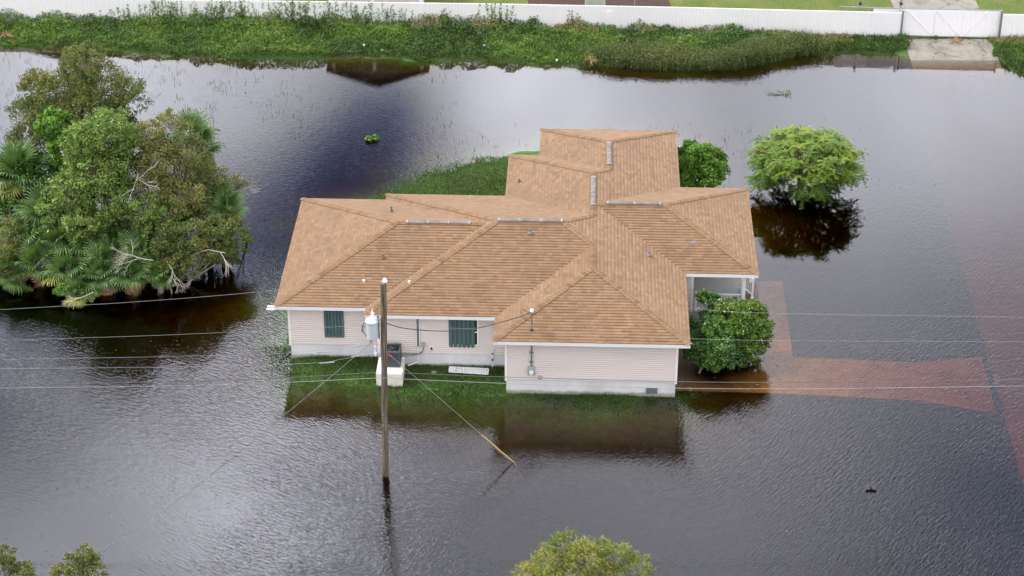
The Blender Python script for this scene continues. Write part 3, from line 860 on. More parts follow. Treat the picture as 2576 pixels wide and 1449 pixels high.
# line-set cover, junction box, outlet, drain pipes on the middle wall
mb = MB(); mb.span(H(-7.205, 80.93, 1.17), H(-7.105, 81.0, ST - .004)); lc = mb.build('line_cover', M['greyplastic'], wallo)
mb = MB()
mb.span(H(-7.24, 80.945, 1.17), H(-7.207, 81.0, ST - .004)); mb.span(H(-7.103, 80.945, 1.17), H(-7.07, 81.0, ST - .004)); mb.build('cover_edge', M['trim'], lc)
mb = MB(); mb.span(H(-7.0, 80.91, 1.17), H(-6.85, 81.0, 1.38)); mb.build('junction_box', M['boxgrey'], wallo, bevel=0.008)
mb = MB(); mb.tube([H(-6.92, 80.95, 1.18), H(-6.93, 80.93, 1.0), H(-7.02, 80.92, 0.86), H(-7.2, 80.90, 0.80), H(-7.6, 80.86, 0.80), H(-8.0, 80.78, 0.86)], 0.022, 6)
mb.tube([H(-6.99, 80.9, 0.84), H(-7.5, 80.86, 0.72), H(-7.95, 80.75, 0.76)], 0.018, 6)
mb.build('conduit', M['greyplastic'], wallo)
mb = MB(); mb.tube([H(-7.16, 80.94, 1.17), H(-7.16, 80.94, 0.86), H(-7.17, 80.93, 0.38), H(-7.62, 80.75, 0.27)], 0.022, 6); mb.build('drain_pipe', M['trim'], wallo)
mb = MB(); mb.span(H(-6.66, 80.965, 0.97), H(-6.46, 81.0, 1.19)); op = mb.build('outlet', M['trim'], wallo, bevel=0.006)
mb = MB(); mb.span(H(-6.60, 80.925, 1.01), H(-6.52, 80.965, 1.14)); mb.build('outlet_cover', M['black'], op, bevel=0.01)
mb = MB(); mb.tube([H(-3.84, 80.93, 1.02), H(-3.84, 80.92, 0.02)], 0.028, 8); cp = mb.build('standpipe', M['trim'], wallo)
mb = MB(); mb.tube([H(-3.84, 80.93, 0.62), H(-3.84, 80.93, 0.50)], 0.034, 8); mb.tube([H(-3.84, 80.93, 0.92), H(-3.84, 80.93, 0.84)], 0.034, 8); mb.build('pipe_collar', M['black'], cp)
mb = MB(); mb.span(H(-3.90, 80.96, 0.98), H(-3.78, 81.0, 1.13)); mb.build('pipe_plate', M['siding'], cp)
# meter, riser conduit and service mast on the front block
mb = MB(); mb.span(H(-2.20, 78.90, 1.07), H(-1.89, 79.0, 1.50)); mt = mb.build('meter_box', M['boxgrey'], wallo, bevel=0.012)
mb = MB(); mb.lathe(H(-2.045, 78.895, 1.25), [(0.10, 0.0), (0.10, -0.05), (0.075, -0.13)], 16, 'y'); mb.build('meter', M['ceramic'], mt)
mb = MB(); mb.tube([H(-2.045, 78.95, 1.5), H(-2.045, 78.95, ST)], 0.034, 10)
rc = mb.build('riser_conduit', M['galv'], wallo)
mb = MB()
for z in (1.72, 2.2): mb.span(H(-2.13, 78.935, z), H(-1.96, 78.999, z + 0.035))
mb.build('conduit_strap', M['galv'], rc)
q = roof_hit(1337.5, 832)
MAST = (q[0], q[1]); mz = q[2]
mtop = onV(1337, 783, q[1])[2]
mb = MB(); mb.tube([H(*MAST, mz - 0.05), H(*MAST, mtop)], 0.038, 10); ms = mb.build('service_mast', M['galv'], roof)
mb = MB(); mb.lathe(H(*MAST, mz), [(0.07, -0.05), (0.06, 0.07), (0.045, 0.10)], 12); mb.build('mast_boot', M['black'], ms)
mb = MB(); mb.lathe(H(MAST[0], MAST[1] - .02, mtop), [(0.075, -0.02), (0.09, 0.03), (0.065, 0.11), (0.02, 0.14)], 12); mb.build('weather_head', M['ceramic'], ms)
mb = MB()
mb.tube([H(MAST[0], MAST[1], mtop), H(MAST[0] - 0.22, MAST[1], mtop - 0.06), H(MAST[0] - 0.38, MAST[1], mtop + 0.10), H(MAST[0] - 0.46, MAST[1], mtop + 0.02), H(MAST[0] - 0.44, MAST[1], mtop - 0.18)], 0.014, 5)
mb.tube([H(MAST[0], MAST[1], mtop), H(MAST[0] + 0.18, MAST[1], mtop - 0.03), H(MAST[0] + 0.2, MAST[1], mtop - 0.12), H(MAST[0] - 0.05, MAST[1], mtop - 0.16)], 0.012, 5)
mb.build('service_tail', M['rubber'], ms)
# hose tap ring, crawl-space vent
mb = MB(); rg = [H(-1.66 + 0.085 * math.cos(a), 78.95, 0.93 + 0.085 * math.sin(a)) for a in np.linspace(0, 2 * math.pi, 13)]; mb.tube(rg, 0.014, 5, False); mb.build('hose_tap', M['greyplastic'], wallo)
mb = MB(); mb.span(H(3.01, 78.99, 0.23), H(3.45, 79.04, 0.46)); vt = mb.build('crawl_vent', M['greyplastic'], fnd)
mb = MB()
mb.span(H(2.985, 78.97, 0.205), H(3.475, 79.0, 0.24)); mb.span(H(2.985, 78.97, 0.45), H(3.475, 79.0, 0.485)); mb.span(H(2.985, 78.97, 0.24), H(3.02, 79.0, 0.45)); mb.span(H(3.44, 78.97, 0.24), H(3.475, 79.0, 0.45))
for k in range(3): mb.span(H(3.02, 78.975, 0.275 + k * 0.06), H(3.44, 78.99, 0.295 + k * 0.06))
mb.build('vent_frame', M['galv'], vt)
# gutter end sticking out at the left corner
mb = MB(); mb.span(H(-13.86, 81.0, HE - 0.17), H(-13.50, 81.07, HE - 0.11)); mb.span(H(-13.82, 81.10, HE - 0.09), H(-13.50, 81.2, HE - 0.04)); mb.build('gutter_end', M['white'], roof)

# porch
pf = MB(); pf.span(H(PU + 0.05, 85.10, -0.6), H(7.66, PV1, 0.775)); porch = pf.build('porch_floor', M['porch'], house)
def post(u, v, z0, z1, w, nm='porch_post', mt_=None, par=None):
    mb = MB(); mb.span(H(u - w / 2, v - w / 2, z0), H(u + w / 2, v + w / 2, z1))
    mb.span(H(u - w / 2 - 0.02, v - w / 2 - 0.02, z0), H(u + w / 2 + 0.02, v + w / 2 + 0.02, z0 + 0.08)); return mb.build(nm, mt_ or M['trim'], par or porch)
post(7.52, 85.20, 0.775, ST - .003, 0.16)
post(7.52, PV1 - 0.2, 0.775, ST - .003, 0.14)
def railing(pts, h=0.86, gap=0.12):
    rl = MB(); bl = MB()
    for a, b in zip(pts[:-1], pts[1:]):
        a, b = Vector(a), Vector(b)
        up = Vector((0, 0, 1))
        rl.bar(a + up * h, b + up * h, 0.06, 0.05); rl.bar(a + up * 0.09, b + up * 0.09, 0.045, 0.045)
        n = max(2, int((b - a).length / gap))
        for i in range(1, n):
            p = a.lerp(b, i / n); bl.tube([p + up * 0.1, p + up * (h - .02)], 0.013, 5)
    r = rl.build('railing', M['trim'], porch); bl.build('baluster', M['trim'], r)
post(5.36, 85.22, 0.775, 1.75, 0.10, 'newel')
railing([H(5.41, 85.22, 0.775), H(7.44, 85.22, 0.775)])
railing([H(7.55, 85.3, 0.775), H(7.55, 87.25, 0.775)])
# steps down the open side
st = MB()
for k in range(4): st.span(H(7.66 + 0.2 * k, 87.35, -0.5), H(7.66 + 0.2 * (k + 1), 88.75, 0.60 - 0.18 * k))
steps = st.build('steps', M['concrete'], porch)
post(8.12, 87.30, 0.22, 1.30, 0.09, 'newel'); post(8.12, 88.80, 0.22, 1.30, 0.09, 'newel')
railing([H(7.62, 87.30, 0.775), H(8.08, 87.30, 0.36)], 0.86, 0.09); railing([H(7.62, 88.80, 0.775), H(8.08, 88.80, 0.36)], 0.86, 0.09)
dr = MB(); dr.span(H(6.0, PV1 - 0.075, 0.79), H(6.9, PV1 - 0.035, 2.75)); dr.build('door', M['white'], wallo)

# ------------------------------------------------------------------ condenser on its plinth, lattice panel
pl = empty('concrete_plinth', W(-8.33, 80.05, 0), -YAW); tag(pl, 'white concrete block carrying the air conditioner beside the house wall', 'plinth')
mb = MB(); mb.span((-0.58, -0.66, -0.4), (0.58, 0.72, 0.70)); mb.build('block', M['plinth'], pl, bevel=0.02)
ac = empty('air_conditioner', W(-8.24, 80.28, 0.703), -YAW); tag(ac, 'dark grey air conditioning condenser standing on the white concrete block', 'air conditioner')
mb = MB(); AW, AH = 0.36, 0.80
mb.span((-AW + 0.03, -AW + 0.03, 0.0), (AW - 0.03, AW - 0.03, AH - 0.1)); mb.build('core', M['acdark'], ac)
mb = MB()
def ringbox(mb, w, z0, z1, t):
    mb.span((-w, -w, z0), (w, -w + t, z1)); mb.span((-w, w - t, z0), (w, w, z1)); mb.span((-w, -w + t, z0), (-w + t, w - t, z1)); mb.span((w - t, -w + t, z0), (w, w - t, z1))
for k in range(10): ringbox(mb, AW - 0.004, 0.05 + k * 0.062, 0.05 + k * 0.062 + 0.038, 0.03)
mb.build('louvre', M['acpaint'], ac)
mb = MB(); ringbox(mb, AW + 0.012, AH - 0.12, AH, 0.085); ringbox(mb, AW + 0.006, 0.0, 0.045, 0.05)
for sx in (-1, 1):
    for sy in (-1, 1): mb.box((sx * (AW - 0.02), sy * (AW - 0.02), AH / 2 - .04), (0.06, 0.06, AH - 0.17))
mb.build('casing', M['acpaint'], ac, bevel=0.015)
mb = MB()
for k in range(4):
    a = k * math.pi / 2 + 0.5
    mb.add([(0.04 * math.cos(a), 0.04 * math.sin(a), AH - 0.085), (0.24 * math.cos(a - 0.25), 0.24 * math.sin(a - 0.25), AH - 0.05), (0.24 * math.cos(a + 0.45), 0.24 * math.sin(a + 0.45), AH - 0.09)], [(0, 1, 2)])
mb.lathe((0, 0, AH - 0.09), [(0.08, 0), (0.08, 0.06)], 12)
mb.build('fan', M['acpaint'], ac)
mb = MB()
for r in (0.08, 0.16, 0.24): mb.tube([(r * math.cos(a), r * math.sin(a), AH - 0.012) for a in np.linspace(0, 2 * math.pi, 17)], 0.005, 4, False)
for k in range(8): mb.tube([(0.06 * math.cos(k * .785), 0.06 * math.sin(k * .785), AH - 0.012), (0.29 * math.cos(k * .785), 0.29 * math.sin(k * .785), AH - 0.012)], 0.005, 4)
mb.build('fan_guard', M['black'], ac)
mb = MB(); mb.span((-0.20, -AW - 0.022, AH - 0.22), (0.03, -AW - 0.006, AH - 0.145)); mb.build('badge', M['red'], ac)

pp = [un(x, y, 0.16) for x, y in ((1130, 938), (1227, 944), (1229, 930), (1131, 925))]
lp = MB(); A, B_, C, Dv = [Vector(p) for p in pp]
for i in range(15):
    t = i / 14; lp.bar(A.lerp(B_, t) + Vector((0, 0, .05)), Dv.lerp(C, t) + Vector((0, 0, .05)), 0.055, 0.02)
for i in range(6):
    t = i / 5; lp.bar(A.lerp(Dv, t) + Vector((0, 0, .053)), B_.lerp(C, t) + Vector((0, 0, .053)), 0.05, 0.02)
tag(lp.build('lattice_panel', M['white']), 'white perforated plastic panel lying on the grass by the wall', 'panel')

# ------------------------------------------------------------------ utility pole and lines
PB = un(968, 1195)
YP = PB[1]
pole = empty('utility_pole', (PB[0], PB[1], 0)); tag(pole, 'weathered wooden utility pole standing in the flood water', 'utility pole')
top = unY(964.5, 712, YP) - np.array([PB[0], PB[1], 0])
mb = MB(); pts = [Vector((0, 0, -1.2)).lerp(Vector(top), t) for t in np.linspace(0, 1, 14)]
rad = [0.142 - 0.022 * t + 0.004 * math.sin(9 * t) for t in np.linspace(0, 1, 14)]
mb.tube(pts, rad, 18); pm = mb.build('shaft', M['pole'], pole, smooth=False)
def L_(px, py, dy=0.0): 
    p = unY(px, py, YP + dy); return Vector((p[0] - PB[0], p[1] - PB[1], p[2]))
mb = MB(); ti = L_(968, 708, 0.02)
mb.lathe(ti, [(0.035, -0.30), (0.035, -0.06), (0.10, -0.03), (0.105, 0.03), (0.06, 0.06), (0.075, 0.10), (0.04, 0.14)], 14); mb.build('insulator', M['ceramic'], pole)
# transformer tank on the left
mb = MB(); c0 = L_(937, 850, -0.1); c1 = L_(937, 806, -0.1); th = c1.z - c0.z
mb.lathe((c0.x, c0.y, c0.z), [(0.20, 0), (0.245, 0.03), (0.245, th * 0.93), (0.265, th * 0.93), (0.265, th), (0.20, th + 0.05), (0.05, th + 0.08)], 22)
tk = mb.build('transformer', M['xfmr'], pole, smooth=False)
mb = MB(); bt = Vector((c0.x + 0.04, c0.y, c0.z + th + 0.05)); mb.lathe(bt, [(0.065, 0), (0.065, 0.10), (0.045, 0.12), (0.085, 0.17), (0.04, 0.25), (0.075, 0.27), (0.035, 0.36), (0.02, 0.50)], 12); mb.build('bushing', M['ceramic'], tk)
mb = MB(); br_ = Vector((c0.x + 0.25, c0.y, c0.z + th)); mb.lathe(br_, [(0.035, -0.2), (0.035, 0.02), (0.055, 0.04), (0.03, 0.1), (0.06, 0.12), (0.04, 0.2), (0.05, 0.24)], 10); mb.build('arrester', M['galv'], tk)
mb = MB()
for z in (0.2, 0.62): mb.bar((c0.x + 0.2, c0.y, c0.z + th * z), (-0.02, 0, c0.z + th * z), 0.10, 0.05)
mb.bar((c0.x + 0.27, c0.y, c0.z - 0.05), (c0.x + 0.27, c0.y, c0.z + th + 0.05), 0.05, 0.03); mb.build('bracket', M['galv'], tk)
mb = MB()
mb.tube([bt + Vector((0, 0, .48)), bt + Vector((0.07, 0, .60)), bt + Vector((0.17, 0, .40)), br_ + Vector((0, 0, .24))], 0.012, 5)
for k in range(3):
    x = c0.x - 0.26 - 0.03 * k
    mb.tube([(c0.x - 0.22, c0.y - .05, c0.z + th * (0.85 - .1 * k)), (x - 0.08, c0.y - .05, c0.z + th * (0.87 - .08 * k)), (x - 0.10, c0.y - .05, c0.z + th * 0.45), (c0.x - 0.20 + .04 * k, c0.y - .1, c0.z + 0.05), (c0.x - 0.02, c0.y, c0.z - 0.22)], 0.012, 5)
mb.build('lead_wire', M['wiredark'], tk)
mb = MB()
mb.span((-0.24, -0.03, c0.z - 0.9), (-0.17, 0.03, c0.z + 0.1))
for z in (0.0, 0.15, 0.3): mb.box((-0.2, 0, c0.z - 0.8 + z * 2.2), (0.1, 0.1, 0.05))
mb.build('insulator_rack', M['ceramic'], pole)
mb = MB()
for z, s in ((top[2] - 0.5, 1), (top[2] - 0.75, -1), (3.1, 1), (2.6, 1)): mb.lathe((0.02 * s, -0.15, z), [(0.03, 0.03), (0.03, -0.03)], 8, 'y')
mb.build('bolt', M['galv'], pole)

LOC0 = (PB[0], PB[1], 0)
def spline(pts, n=10):
    pts = [Vector(p) for p in pts]; out = []
    for i in range(len(pts) - 1):
        p0, p1, p2, p3 = pts[max(i - 1, 0)], pts[i], pts[i + 1], pts[min(i + 2, len(pts) - 1)]
        for k in range(n):
            t = k / n
            out.append(0.5 * ((2 * p1) + (p2 - p0) * t + (2 * p0 - 5 * p1 + 4 * p2 - p3) * t * t + (3 * p1 - p0 - 3 * p2 + p3) * t ** 3))
    return out + [pts[-1]]
def line_wire(name, label, pix, r, mat, Y=None, ext=True):
    pts = [unY(x, y, Y if Y else YP) for x, y in pix]
    if ext:                                                # run on past the frame
        pts = [pts[0] + (pts[0] - pts[1]) / np.linalg.norm(pts[0] - pts[1]) * 25] + pts + [pts[-1] + (pts[-1] - pts[-2]) / np.linalg.norm(pts[-1] - pts[-2]) * 25]
    mb = MB(); mb.tube(spline(pts, 8), r * 0.66, 5)
    return tag(mb.build(name, mat), label, 'power line')
w1 = line_wire('power_line', 'topmost pale conductor resting on the insulator at the pole top', [(0, 779), (330, 760), (644, 735), (900, 705), (968, 697), (1030, 707), (1207, 728), (1736, 776), (1985, 789), (2576, 798)], 0.009, M['wire'])
for q in ((915, 705), (1029, 708)):
    mb = MB(); p = unY(*q, YP); mb.lathe((p[0], p[1], p[2] - 0.06), [(0.03, -0.06), (0.05, 0), (0.05, 0.08), (0.02, 0.1)], 8)
    mb.build('clamp', M['ceramic'], w1)
w2 = line_wire('power_line', 'thin pale wire passing behind the transformer below the roof eave', [(0, 856), (360, 845), (644, 832.5), (955, 818), (1129, 825), (1343, 835), (1738, 852), (1985, 857), (2576, 860)], 0.0085, M['wire'], YP + 0.15)
w3 = line_wire('power_line', 'dead-ended wire with a clamp, upper of the pair left of the pole', [(0, 904), (320, 899), (644, 891), (735, 887), (790, 883), (862, 875), (952, 866)], 0.009, M['wire'], YP, False)
w4 = line_wire('power_line', 'dead-ended wire with a clamp, lower of the pair left of the pole', [(0, 927), (320, 924.5), (644, 919), (808, 912), (862, 903), (952, 889)], 0.011, M['wire'], YP, False)
for w_, qs in ((w3, ((798, 886), (835, 884), (886, 872), (905, 870))), (w4, ((804, 914), (842, 911), (884, 898), (905, 895)))):
    for (xa, ya), (xb, yb) in (qs[0:2], qs[2:4]):
        mb = MB(); mb.tube([unY(xa, ya, YP), unY(xb, yb, YP)], 0.026, 6); mb.build('tension_clamp', M['galv'], w_)
w5 = line_wire('power_line', 'dark communication cable, upper of the two low lines crossing the lawn', [(0, 968), (320, 962), (644, 954), (947, 937), (1015, 938.5), (1288, 949), (1697, 960), (1985, 962), (2300, 959), (2576, 955)], 0.019, M['wiredark'], YP - 0.2)
w6 = line_wire('power_line', 'pale communication cable, lowest line crossing the lawn and driveway', [(0, 976), (320, 972), (644, 965), (956, 951), (1015, 953.5), (1288, 965), (1697, 976.5), (1985, 978), (2300, 975), (2576, 971)], 0.017, M['wire'], YP - 0.2)
# service drop to the mast
mw = W(MAST[0], MAST[1], mtop - 0.05)
def lerpwire(a, b, pix):
    out = [Vector(a)]
    for (x, y, t) in pix:
        Yt = a[1] + (b[1] - a[1]) * t; out.append(Vector(unY(x, y, Yt)))
    return out + [Vector(b)]
pa = unY(973, 813, YP - 0.1)
mb = MB(); mb.tube(spline(lerpwire(pa, mw, [(1000, 822, .08), (1043, 829, .2), (1118, 833, .4), (1190, 827, .6), (1240, 816, .73), (1300, 799, .9)]), 6), 0.019, 6)
tag(mb.build('service_drop', M['rubber']), 'twisted black cable sagging from the pole to the roof mast', 'cable')
# second drop to another house towards the left foreground
pa = unY(934, 862, YP - 0.1); pe = unY(270, 1377, 63.5)
pe2 = unY(60, 1500, 61.0)
mb = MB(); mb.tube(spline(lerpwire(pa, pe, [(832, 948, .17), (729, 1033, .33), (600, 1140, .53), (475, 1237, .71), (370, 1312, .86)]) + [Vector(pe2)], 6), 0.011, 6)
tag(mb.build('service_drop', M['dropgrey']), 'twisted grey cable running from the transformer down to the left foreground', 'cable')
# guy wire with its yellow guard
ga = Vector(unY(970, 884, YP)); ge = Vector(un(1293, 1163)); gm = Vector(unY(1213, 1095, YP + (ge.y - YP) * 0.76))
gw = empty('guy_wire', (ge.x, ge.y, 0)); tag(gw, 'guy wire with yellow plastic guard, bracing the pole to the right', 'guy wire')
mb = MB(); mb.tube([ga - Vector((ge.x, ge.y, 0)), gm - Vector((ge.x, ge.y, 0)), Vector((0.2, 0.0, -0.4))], 0.011, 5); mb.build('strand', M['wire'], gw)
mb = MB(); g1 = gm - Vector((ge.x, ge.y, 0)); mb.tube([g1, Vector((0, 0, 0.0)), Vector((0.12, 0, -.15))], 0.026, 8); mb.build('guard', M['yellow'], gw)

# ------------------------------------------------------------------ fence and gate
FB = [(-62.0, 119.9), (-30.8, 119.46), (-15.5, 119.1), (0.0, 118.57), (9.8, 118.1), (22.99, 117.28)]
FR = [(28.9, 117.05), (34.0, 116.9), (46.0, 116.5)]
FT, FZ = 1.76, 0.16
def fence(pts, label, n0):
    root = empty('slatted_fence', (pts[0][0], pts[0][1], 0)); tag(root, label, 'fence')
    ox, oy = pts[0]
    def S(p, z): return (p[0] - ox, p[1] - oy, z)
    rail = MB(); run = []
    for a, b in zip(pts[:-1], pts[1:]):
        L = math.hypot(b[0] - a[0], b[1] - a[1]); n = max(1, round(L / 3.0))
        run += [(a[0] + (b[0] - a[0]) * i / n, a[1] + (b[1] - a[1]) * i / n) for i in range(n)]
    run.append(pts[-1])
    for k, (a, b) in enumerate(zip(run[:-1], run[1:])):
        mb = MB(); L = math.hypot(b[0] - a[0], b[1] - a[1]); d = Vector((b[0] - a[0], b[1] - a[1])) / L
        n = int(L / 0.085); rz = math.atan2(d.y, d.x); tilt = random.uniform(-0.02, 0.02)
        for i in range(n):
            p = Vector(a) + d * ((i + 0.5) * L / n)
            zt_ = FT - 0.03 + random.uniform(-0.012, 0.012)
            mb.box((p.x - ox, p.y - oy + random.uniform(-0.008, 0.008), (zt_ + FZ) / 2), (L / n - 0.008, 0.02, zt_ - FZ), rz + random.uniform(-0.05, 0.05))
        mb.build('slat_panel', M['slat'], root)
        rail.tube([S((a[0], a[1] + 0.02), FT - 0.02), S((b[0], b[1] + 0.02), FT - 0.02)], 0.02, 6, False)
        pm_ = MB(); pm_.tube([S((a[0], a[1] + 0.06), -0.3), S((a[0], a[1] + 0.06), FT + 0.02)], 0.03, 8); pm_.build('post', M['galv'], root)
    rail.build('top_rail', M['trim'], root)
    return root
fence(FB, 'long white slatted chain-link fence running behind the weedy bank', 0)
fence(FR, 'short white slatted fence section right of the sliding gate', 1)
gx0, gx1, gy_ = 23.05, 28.8, 117.42
gt = empty('sliding_gate', (gx0, gy_, 0)); tag(gt, 'white slatted cantilever sliding gate with grey metal frame across the driveway', 'gate')
gl_ = gx1 - gx0; GZ0, GZ1 = 0.22, 1.93
mb = MB(); n = int(gl_ / 0.085)
for i in range(n): mb.box(((i + .5) * gl_ / n, -0.25 * (i + .5) / n + random.uniform(-.006, .006), (GZ0 + GZ1) / 2), (gl_ / n - 0.008, 0.02, GZ1 - GZ0 - 0.06), random.uniform(-.05, .05))
n2 = 20
for i in range(n2): mb.box((-(i + .5) * 1.7 / n2, 0.22, (GZ0 + GZ1) / 2), (1.7 / n2 - .008, 0.02, GZ1 - GZ0 - .06), random.uniform(-.05, .05))
mb.build('slat_panel', M['slat'], gt)
mb = MB()
mb.tube([(-3.7, 0.36, GZ1), (0, 0.06, GZ1), (gl_, -0.22, GZ1)], 0.035, 8); mb.tube([(-3.7, .36, GZ0), (0, 0.04, GZ0), (gl_, -0.27, GZ0)], 0.04, 8)
for x in (-3.7, -1.75, 0.05): mb.tube([(x, 0.06 - .08 * x, GZ0), (x, 0.06 - .08 * x, GZ1)], 0.03, 8)
mb.tube([(-3.65, 0.33, GZ0 + .05), (-1.8, .2, GZ1 - .05)], 0.02, 6)
mb.build('frame', M['galv'], gt)
mb = MB()
for x0, x1 in ((0.2, 1.9), (1.95, 3.5)): mb.tube([(x0, -0.06 - .035 * x0, GZ1 - .05), (x1, -0.06 - .035 * x1, GZ0 + .05)], 0.016, 6)
for x0, x1 in ((3.7, 5.0), (5.2, 5.7)): mb.tube([(x1, -0.06 - .035 * x1, GZ1 - .05), (x0, -0.06 - .035 * x0, GZ0 + .05)], 0.016, 6)
for x in (1.92, 3.6): mb.tube([(x, -0.05 - .035 * x, GZ0), (x, -0.05 - .035 * x, GZ1)], 0.012, 6)
mb.build('brace', M['trim'], gt)
for x, zz, dy in ((0.0, 1.86, -0.18), (gl_ + 0.02, 1.95, -0.38)):
    mb = MB(); mb.tube([(x, dy, -0.2), (x, dy, zz)], 0.055, 10); mb.lathe((x, dy, zz), [(0.06, 0), (0.055, .05), (0.0, .09)], 10); mb.build('gate_post', M['galv'], gt)
for x in (-2.42, 0.0):
    mb = MB(); mb.tube([(x, 0.72, -0.2), (x, 0.72, 2.36)], 0.05, 10); gp = mb.build('roller_post', M['galv'], gt)
    mb = MB(); mb.lathe((x, 0.72, 2.36), [(0.075, 0), (0.075, 0.06), (0.03, 0.11)], 10); mb.build('post_cap', M['trim'], gp)
    mb = MB(); mb.lathe((x, 0.72, 1.98), [(0.09, -.1), (0.09, 0.1)], 12, 'y'); mb.build('roller', M['black'], gp)

# ------------------------------------------------------------------ neighbouring houses (seen mostly as reflections)
def gable_house(name, label, x0, x1, y0, y1, zb, ze, za, wallm, posts):
    xc, yc = (x0 + x1) / 2, (y0 + y1) / 2
    r = empty(name, (xc, yc, 0)); tag(r, label, 'house')
    hx, hy = (x1 - x0) / 2, (y1 - y0) / 2
    mb = MB(); mb.span((-hx, -hy, zb), (hx, hy, ze - 0.003))
    mb.add([(-hx, -hy, ze), (hx, -hy, ze), (0, -hy, za)], [(0, 1, 2)]); mb.add([(-hx, hy, ze), (hx, hy, ze), (0, hy, za)], [(0, 2, 1)])
    wl = mb.build('wall', wallm, r)
    o = 0.35; sl = (za - ze) / hx
    mb = MB()
    for s in (-1, 1):
        a = [(0, -hy - o, za + 0.06), (s * (hx + o), -hy - o, ze - sl * o + 0.06), (s * (hx + o), hy + o, ze - sl * o + 0.06), (0, hy + o, za + 0.06)]
        b = [(p[0], p[1], p[2] - 0.12) for p in a]
        mb.add(a + b, [(0, 1, 2, 3), (7, 6, 5, 4), (0, 4, 5, 1), (1, 5, 6, 2), (2, 6, 7, 3)])
    mb.build('roof', M['nroof'], r)
    if posts:
        mb = MB(); mb.span((-hx + .05, -hy - 0.03, 1.75), (hx - .05, -hy + 0.02, ze - 0.05)); mb.build('porch_screen', M['glass'], wl)
        mb = MB(); mb.add([(-hx, -hy - .03, ze + .02), (hx, -hy - .03, ze + .02), (0, -hy - .03, za - 0.03), (-hx, -hy - .005, ze + .02), (hx, -hy - .005, ze + .02), (0, -hy - .005, za - 0.03)], [(0, 1, 2), (3, 5, 4), (0, 3, 4, 1), (1, 4, 5, 2), (2, 5, 3, 0)]); mb.build('gable_panel', M['nroof'], wl)
    for x in posts:
        mb = MB(); mb.span((x - 0.11, -hy - 0.06, zb), (x + 0.11, -hy + 0.05, ze)); mb.build('pilaster', M['trim'], wl)
    for x in ([] if posts else [-2, 2]):
        mb = MB(); mb.span((x - 0.6, -hy - 0.035, zb + 1.9), (x + 0.6, -hy + 0.02, zb + 2.8)); w_ = mb.build('window', M['trim'], wl)
        mb = MB(); mb.span((x - 0.52, -hy - 0.05, zb + 1.98), (x + 0.52, -hy - 0.03, zb + 2.72)); mb.build('pane', M['glass'], w_)
    return r
gable_house('neighbour_house', 'pale neighbouring house with white corner boards just behind the fence', -11.0, -5.4, 120.0, 131.0, 0.24, 3.25, 4.15, M['beige'], (-2.7, -0.2, 2.7))
gable_house('neighbour_house', 'grey roofed neighbouring house behind the left end of the fence', -35.5, -20.5, 126.0, 137.0, 0.24, 3.2, 5.3, M['beige'], ())
shd = empty('garden_shed', (5.05, 121.2, 0.25)); tag(shd, 'small pale green garden shed on the red mulch bed', 'shed')
mb = MB(); mb.span((-0.6, -0.5, 0), (0.6, 0.5, 1.5))
sw = mb.build('wall', M['shed'], shd)
mb = MB(); 
for k in range(8): mb.span((-0.6, -0.515, 0.12 + k * .17), (0.6, -0.501, 0.14 + k * .17))
mb.build('batten', M['shed'], sw)
mb = MB(); mb.add([(-0.7, -0.6, 1.5), (0.7, -0.6, 1.5), (0.7, 0.6, 1.5), (-0.7, 0.6, 1.5), (-0.7, 0, 1.9), (0.7, 0, 1.9)], [(0, 1, 5, 4), (2, 3, 4, 5), (0, 4, 3), (1, 2, 5)]); mb.build('roof', M['nroof'], shd)
mb = MB(); mb.tube([(7.35, 119.5, 0.2), (7.35, 119.5, 2.4)], 0.045, 8); tag(mb.build('metal_post', M['galv']), 'grey metal post standing at the edge of the mulch bed', 'post')
mb = MB()
for i in range(22):
    a = i / 21 * math.pi * 0.9 + .05; c = (9.1 + 1.6 * math.cos(math.pi + a), 120.2 - 0.9 * math.sin(a), 0.31)
    mb.box(c, (0.24, 0.16, 0.14), a + 1.57)
tag(mb.build('stone_edging', M['concrete']), 'curved grey stone border edging the red mulch bed', 'edging')
mb = MB(); mb.lathe((5.85, 120.3, 0.26), [(0.14, 0), (0.2, 0.18), (0.22, 0.34), (0.17, 0.36)], 14); tag(mb.build('flower_pot', M['ceramic']), 'white plant pot beside the green shed', 'pot')

# ------------------------------------------------------------------ vegetation
LM = {}
LM['olive'] = leafmat('olive leaves', [(0, (0.042, 0.068, 0.016)), (0.45, (0.098, 0.140, 0.030)), (0.8, (0.165, 0.195, 0.045)), (1, (0.25, 0.20, 0.06))])
LM['bright'] = leafmat('bright leaves', [(0, (0.040, 0.110, 0.013)), (0.5, (0.095, 0.225, 0.025)), (1, (0.20, 0.36, 0.05))])
LM['fresh'] = leafmat('pale green leaves', [(0, (0.060, 0.120, 0.022)), (0.5, (0.155, 0.260, 0.055)), (1, (0.35, 0.43, 0.14))], 0.45, 0.3)
LM['brownish'] = leafmat('brownish leaves', [(0, (0.060, 0.084, 0.022)), (0.45, (0.135, 0.165, 0.040)), (0.8, (0.215, 0.222, 0.058)), (1, (0.29, 0.23, 0.085))])
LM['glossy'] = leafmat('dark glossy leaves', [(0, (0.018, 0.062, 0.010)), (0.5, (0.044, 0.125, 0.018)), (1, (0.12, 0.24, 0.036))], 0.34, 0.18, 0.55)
LM['glossylight'] = leafmat('yellow green glossy leaves', [(0, (0.034, 0.088, 0.010)), (0.5, (0.080, 0.165, 0.017)), (1, (0.21, 0.285, 0.033))], 0.36, 0.25, 0.5)
LM['umbrella'] = leafmat('feathery leaves', [(0, (0.048, 0.118, 0.015)), (0.5, (0.110, 0.200, 0.019)), (1, (0.28, 0.325, 0.038))], 0.5, 0.3)
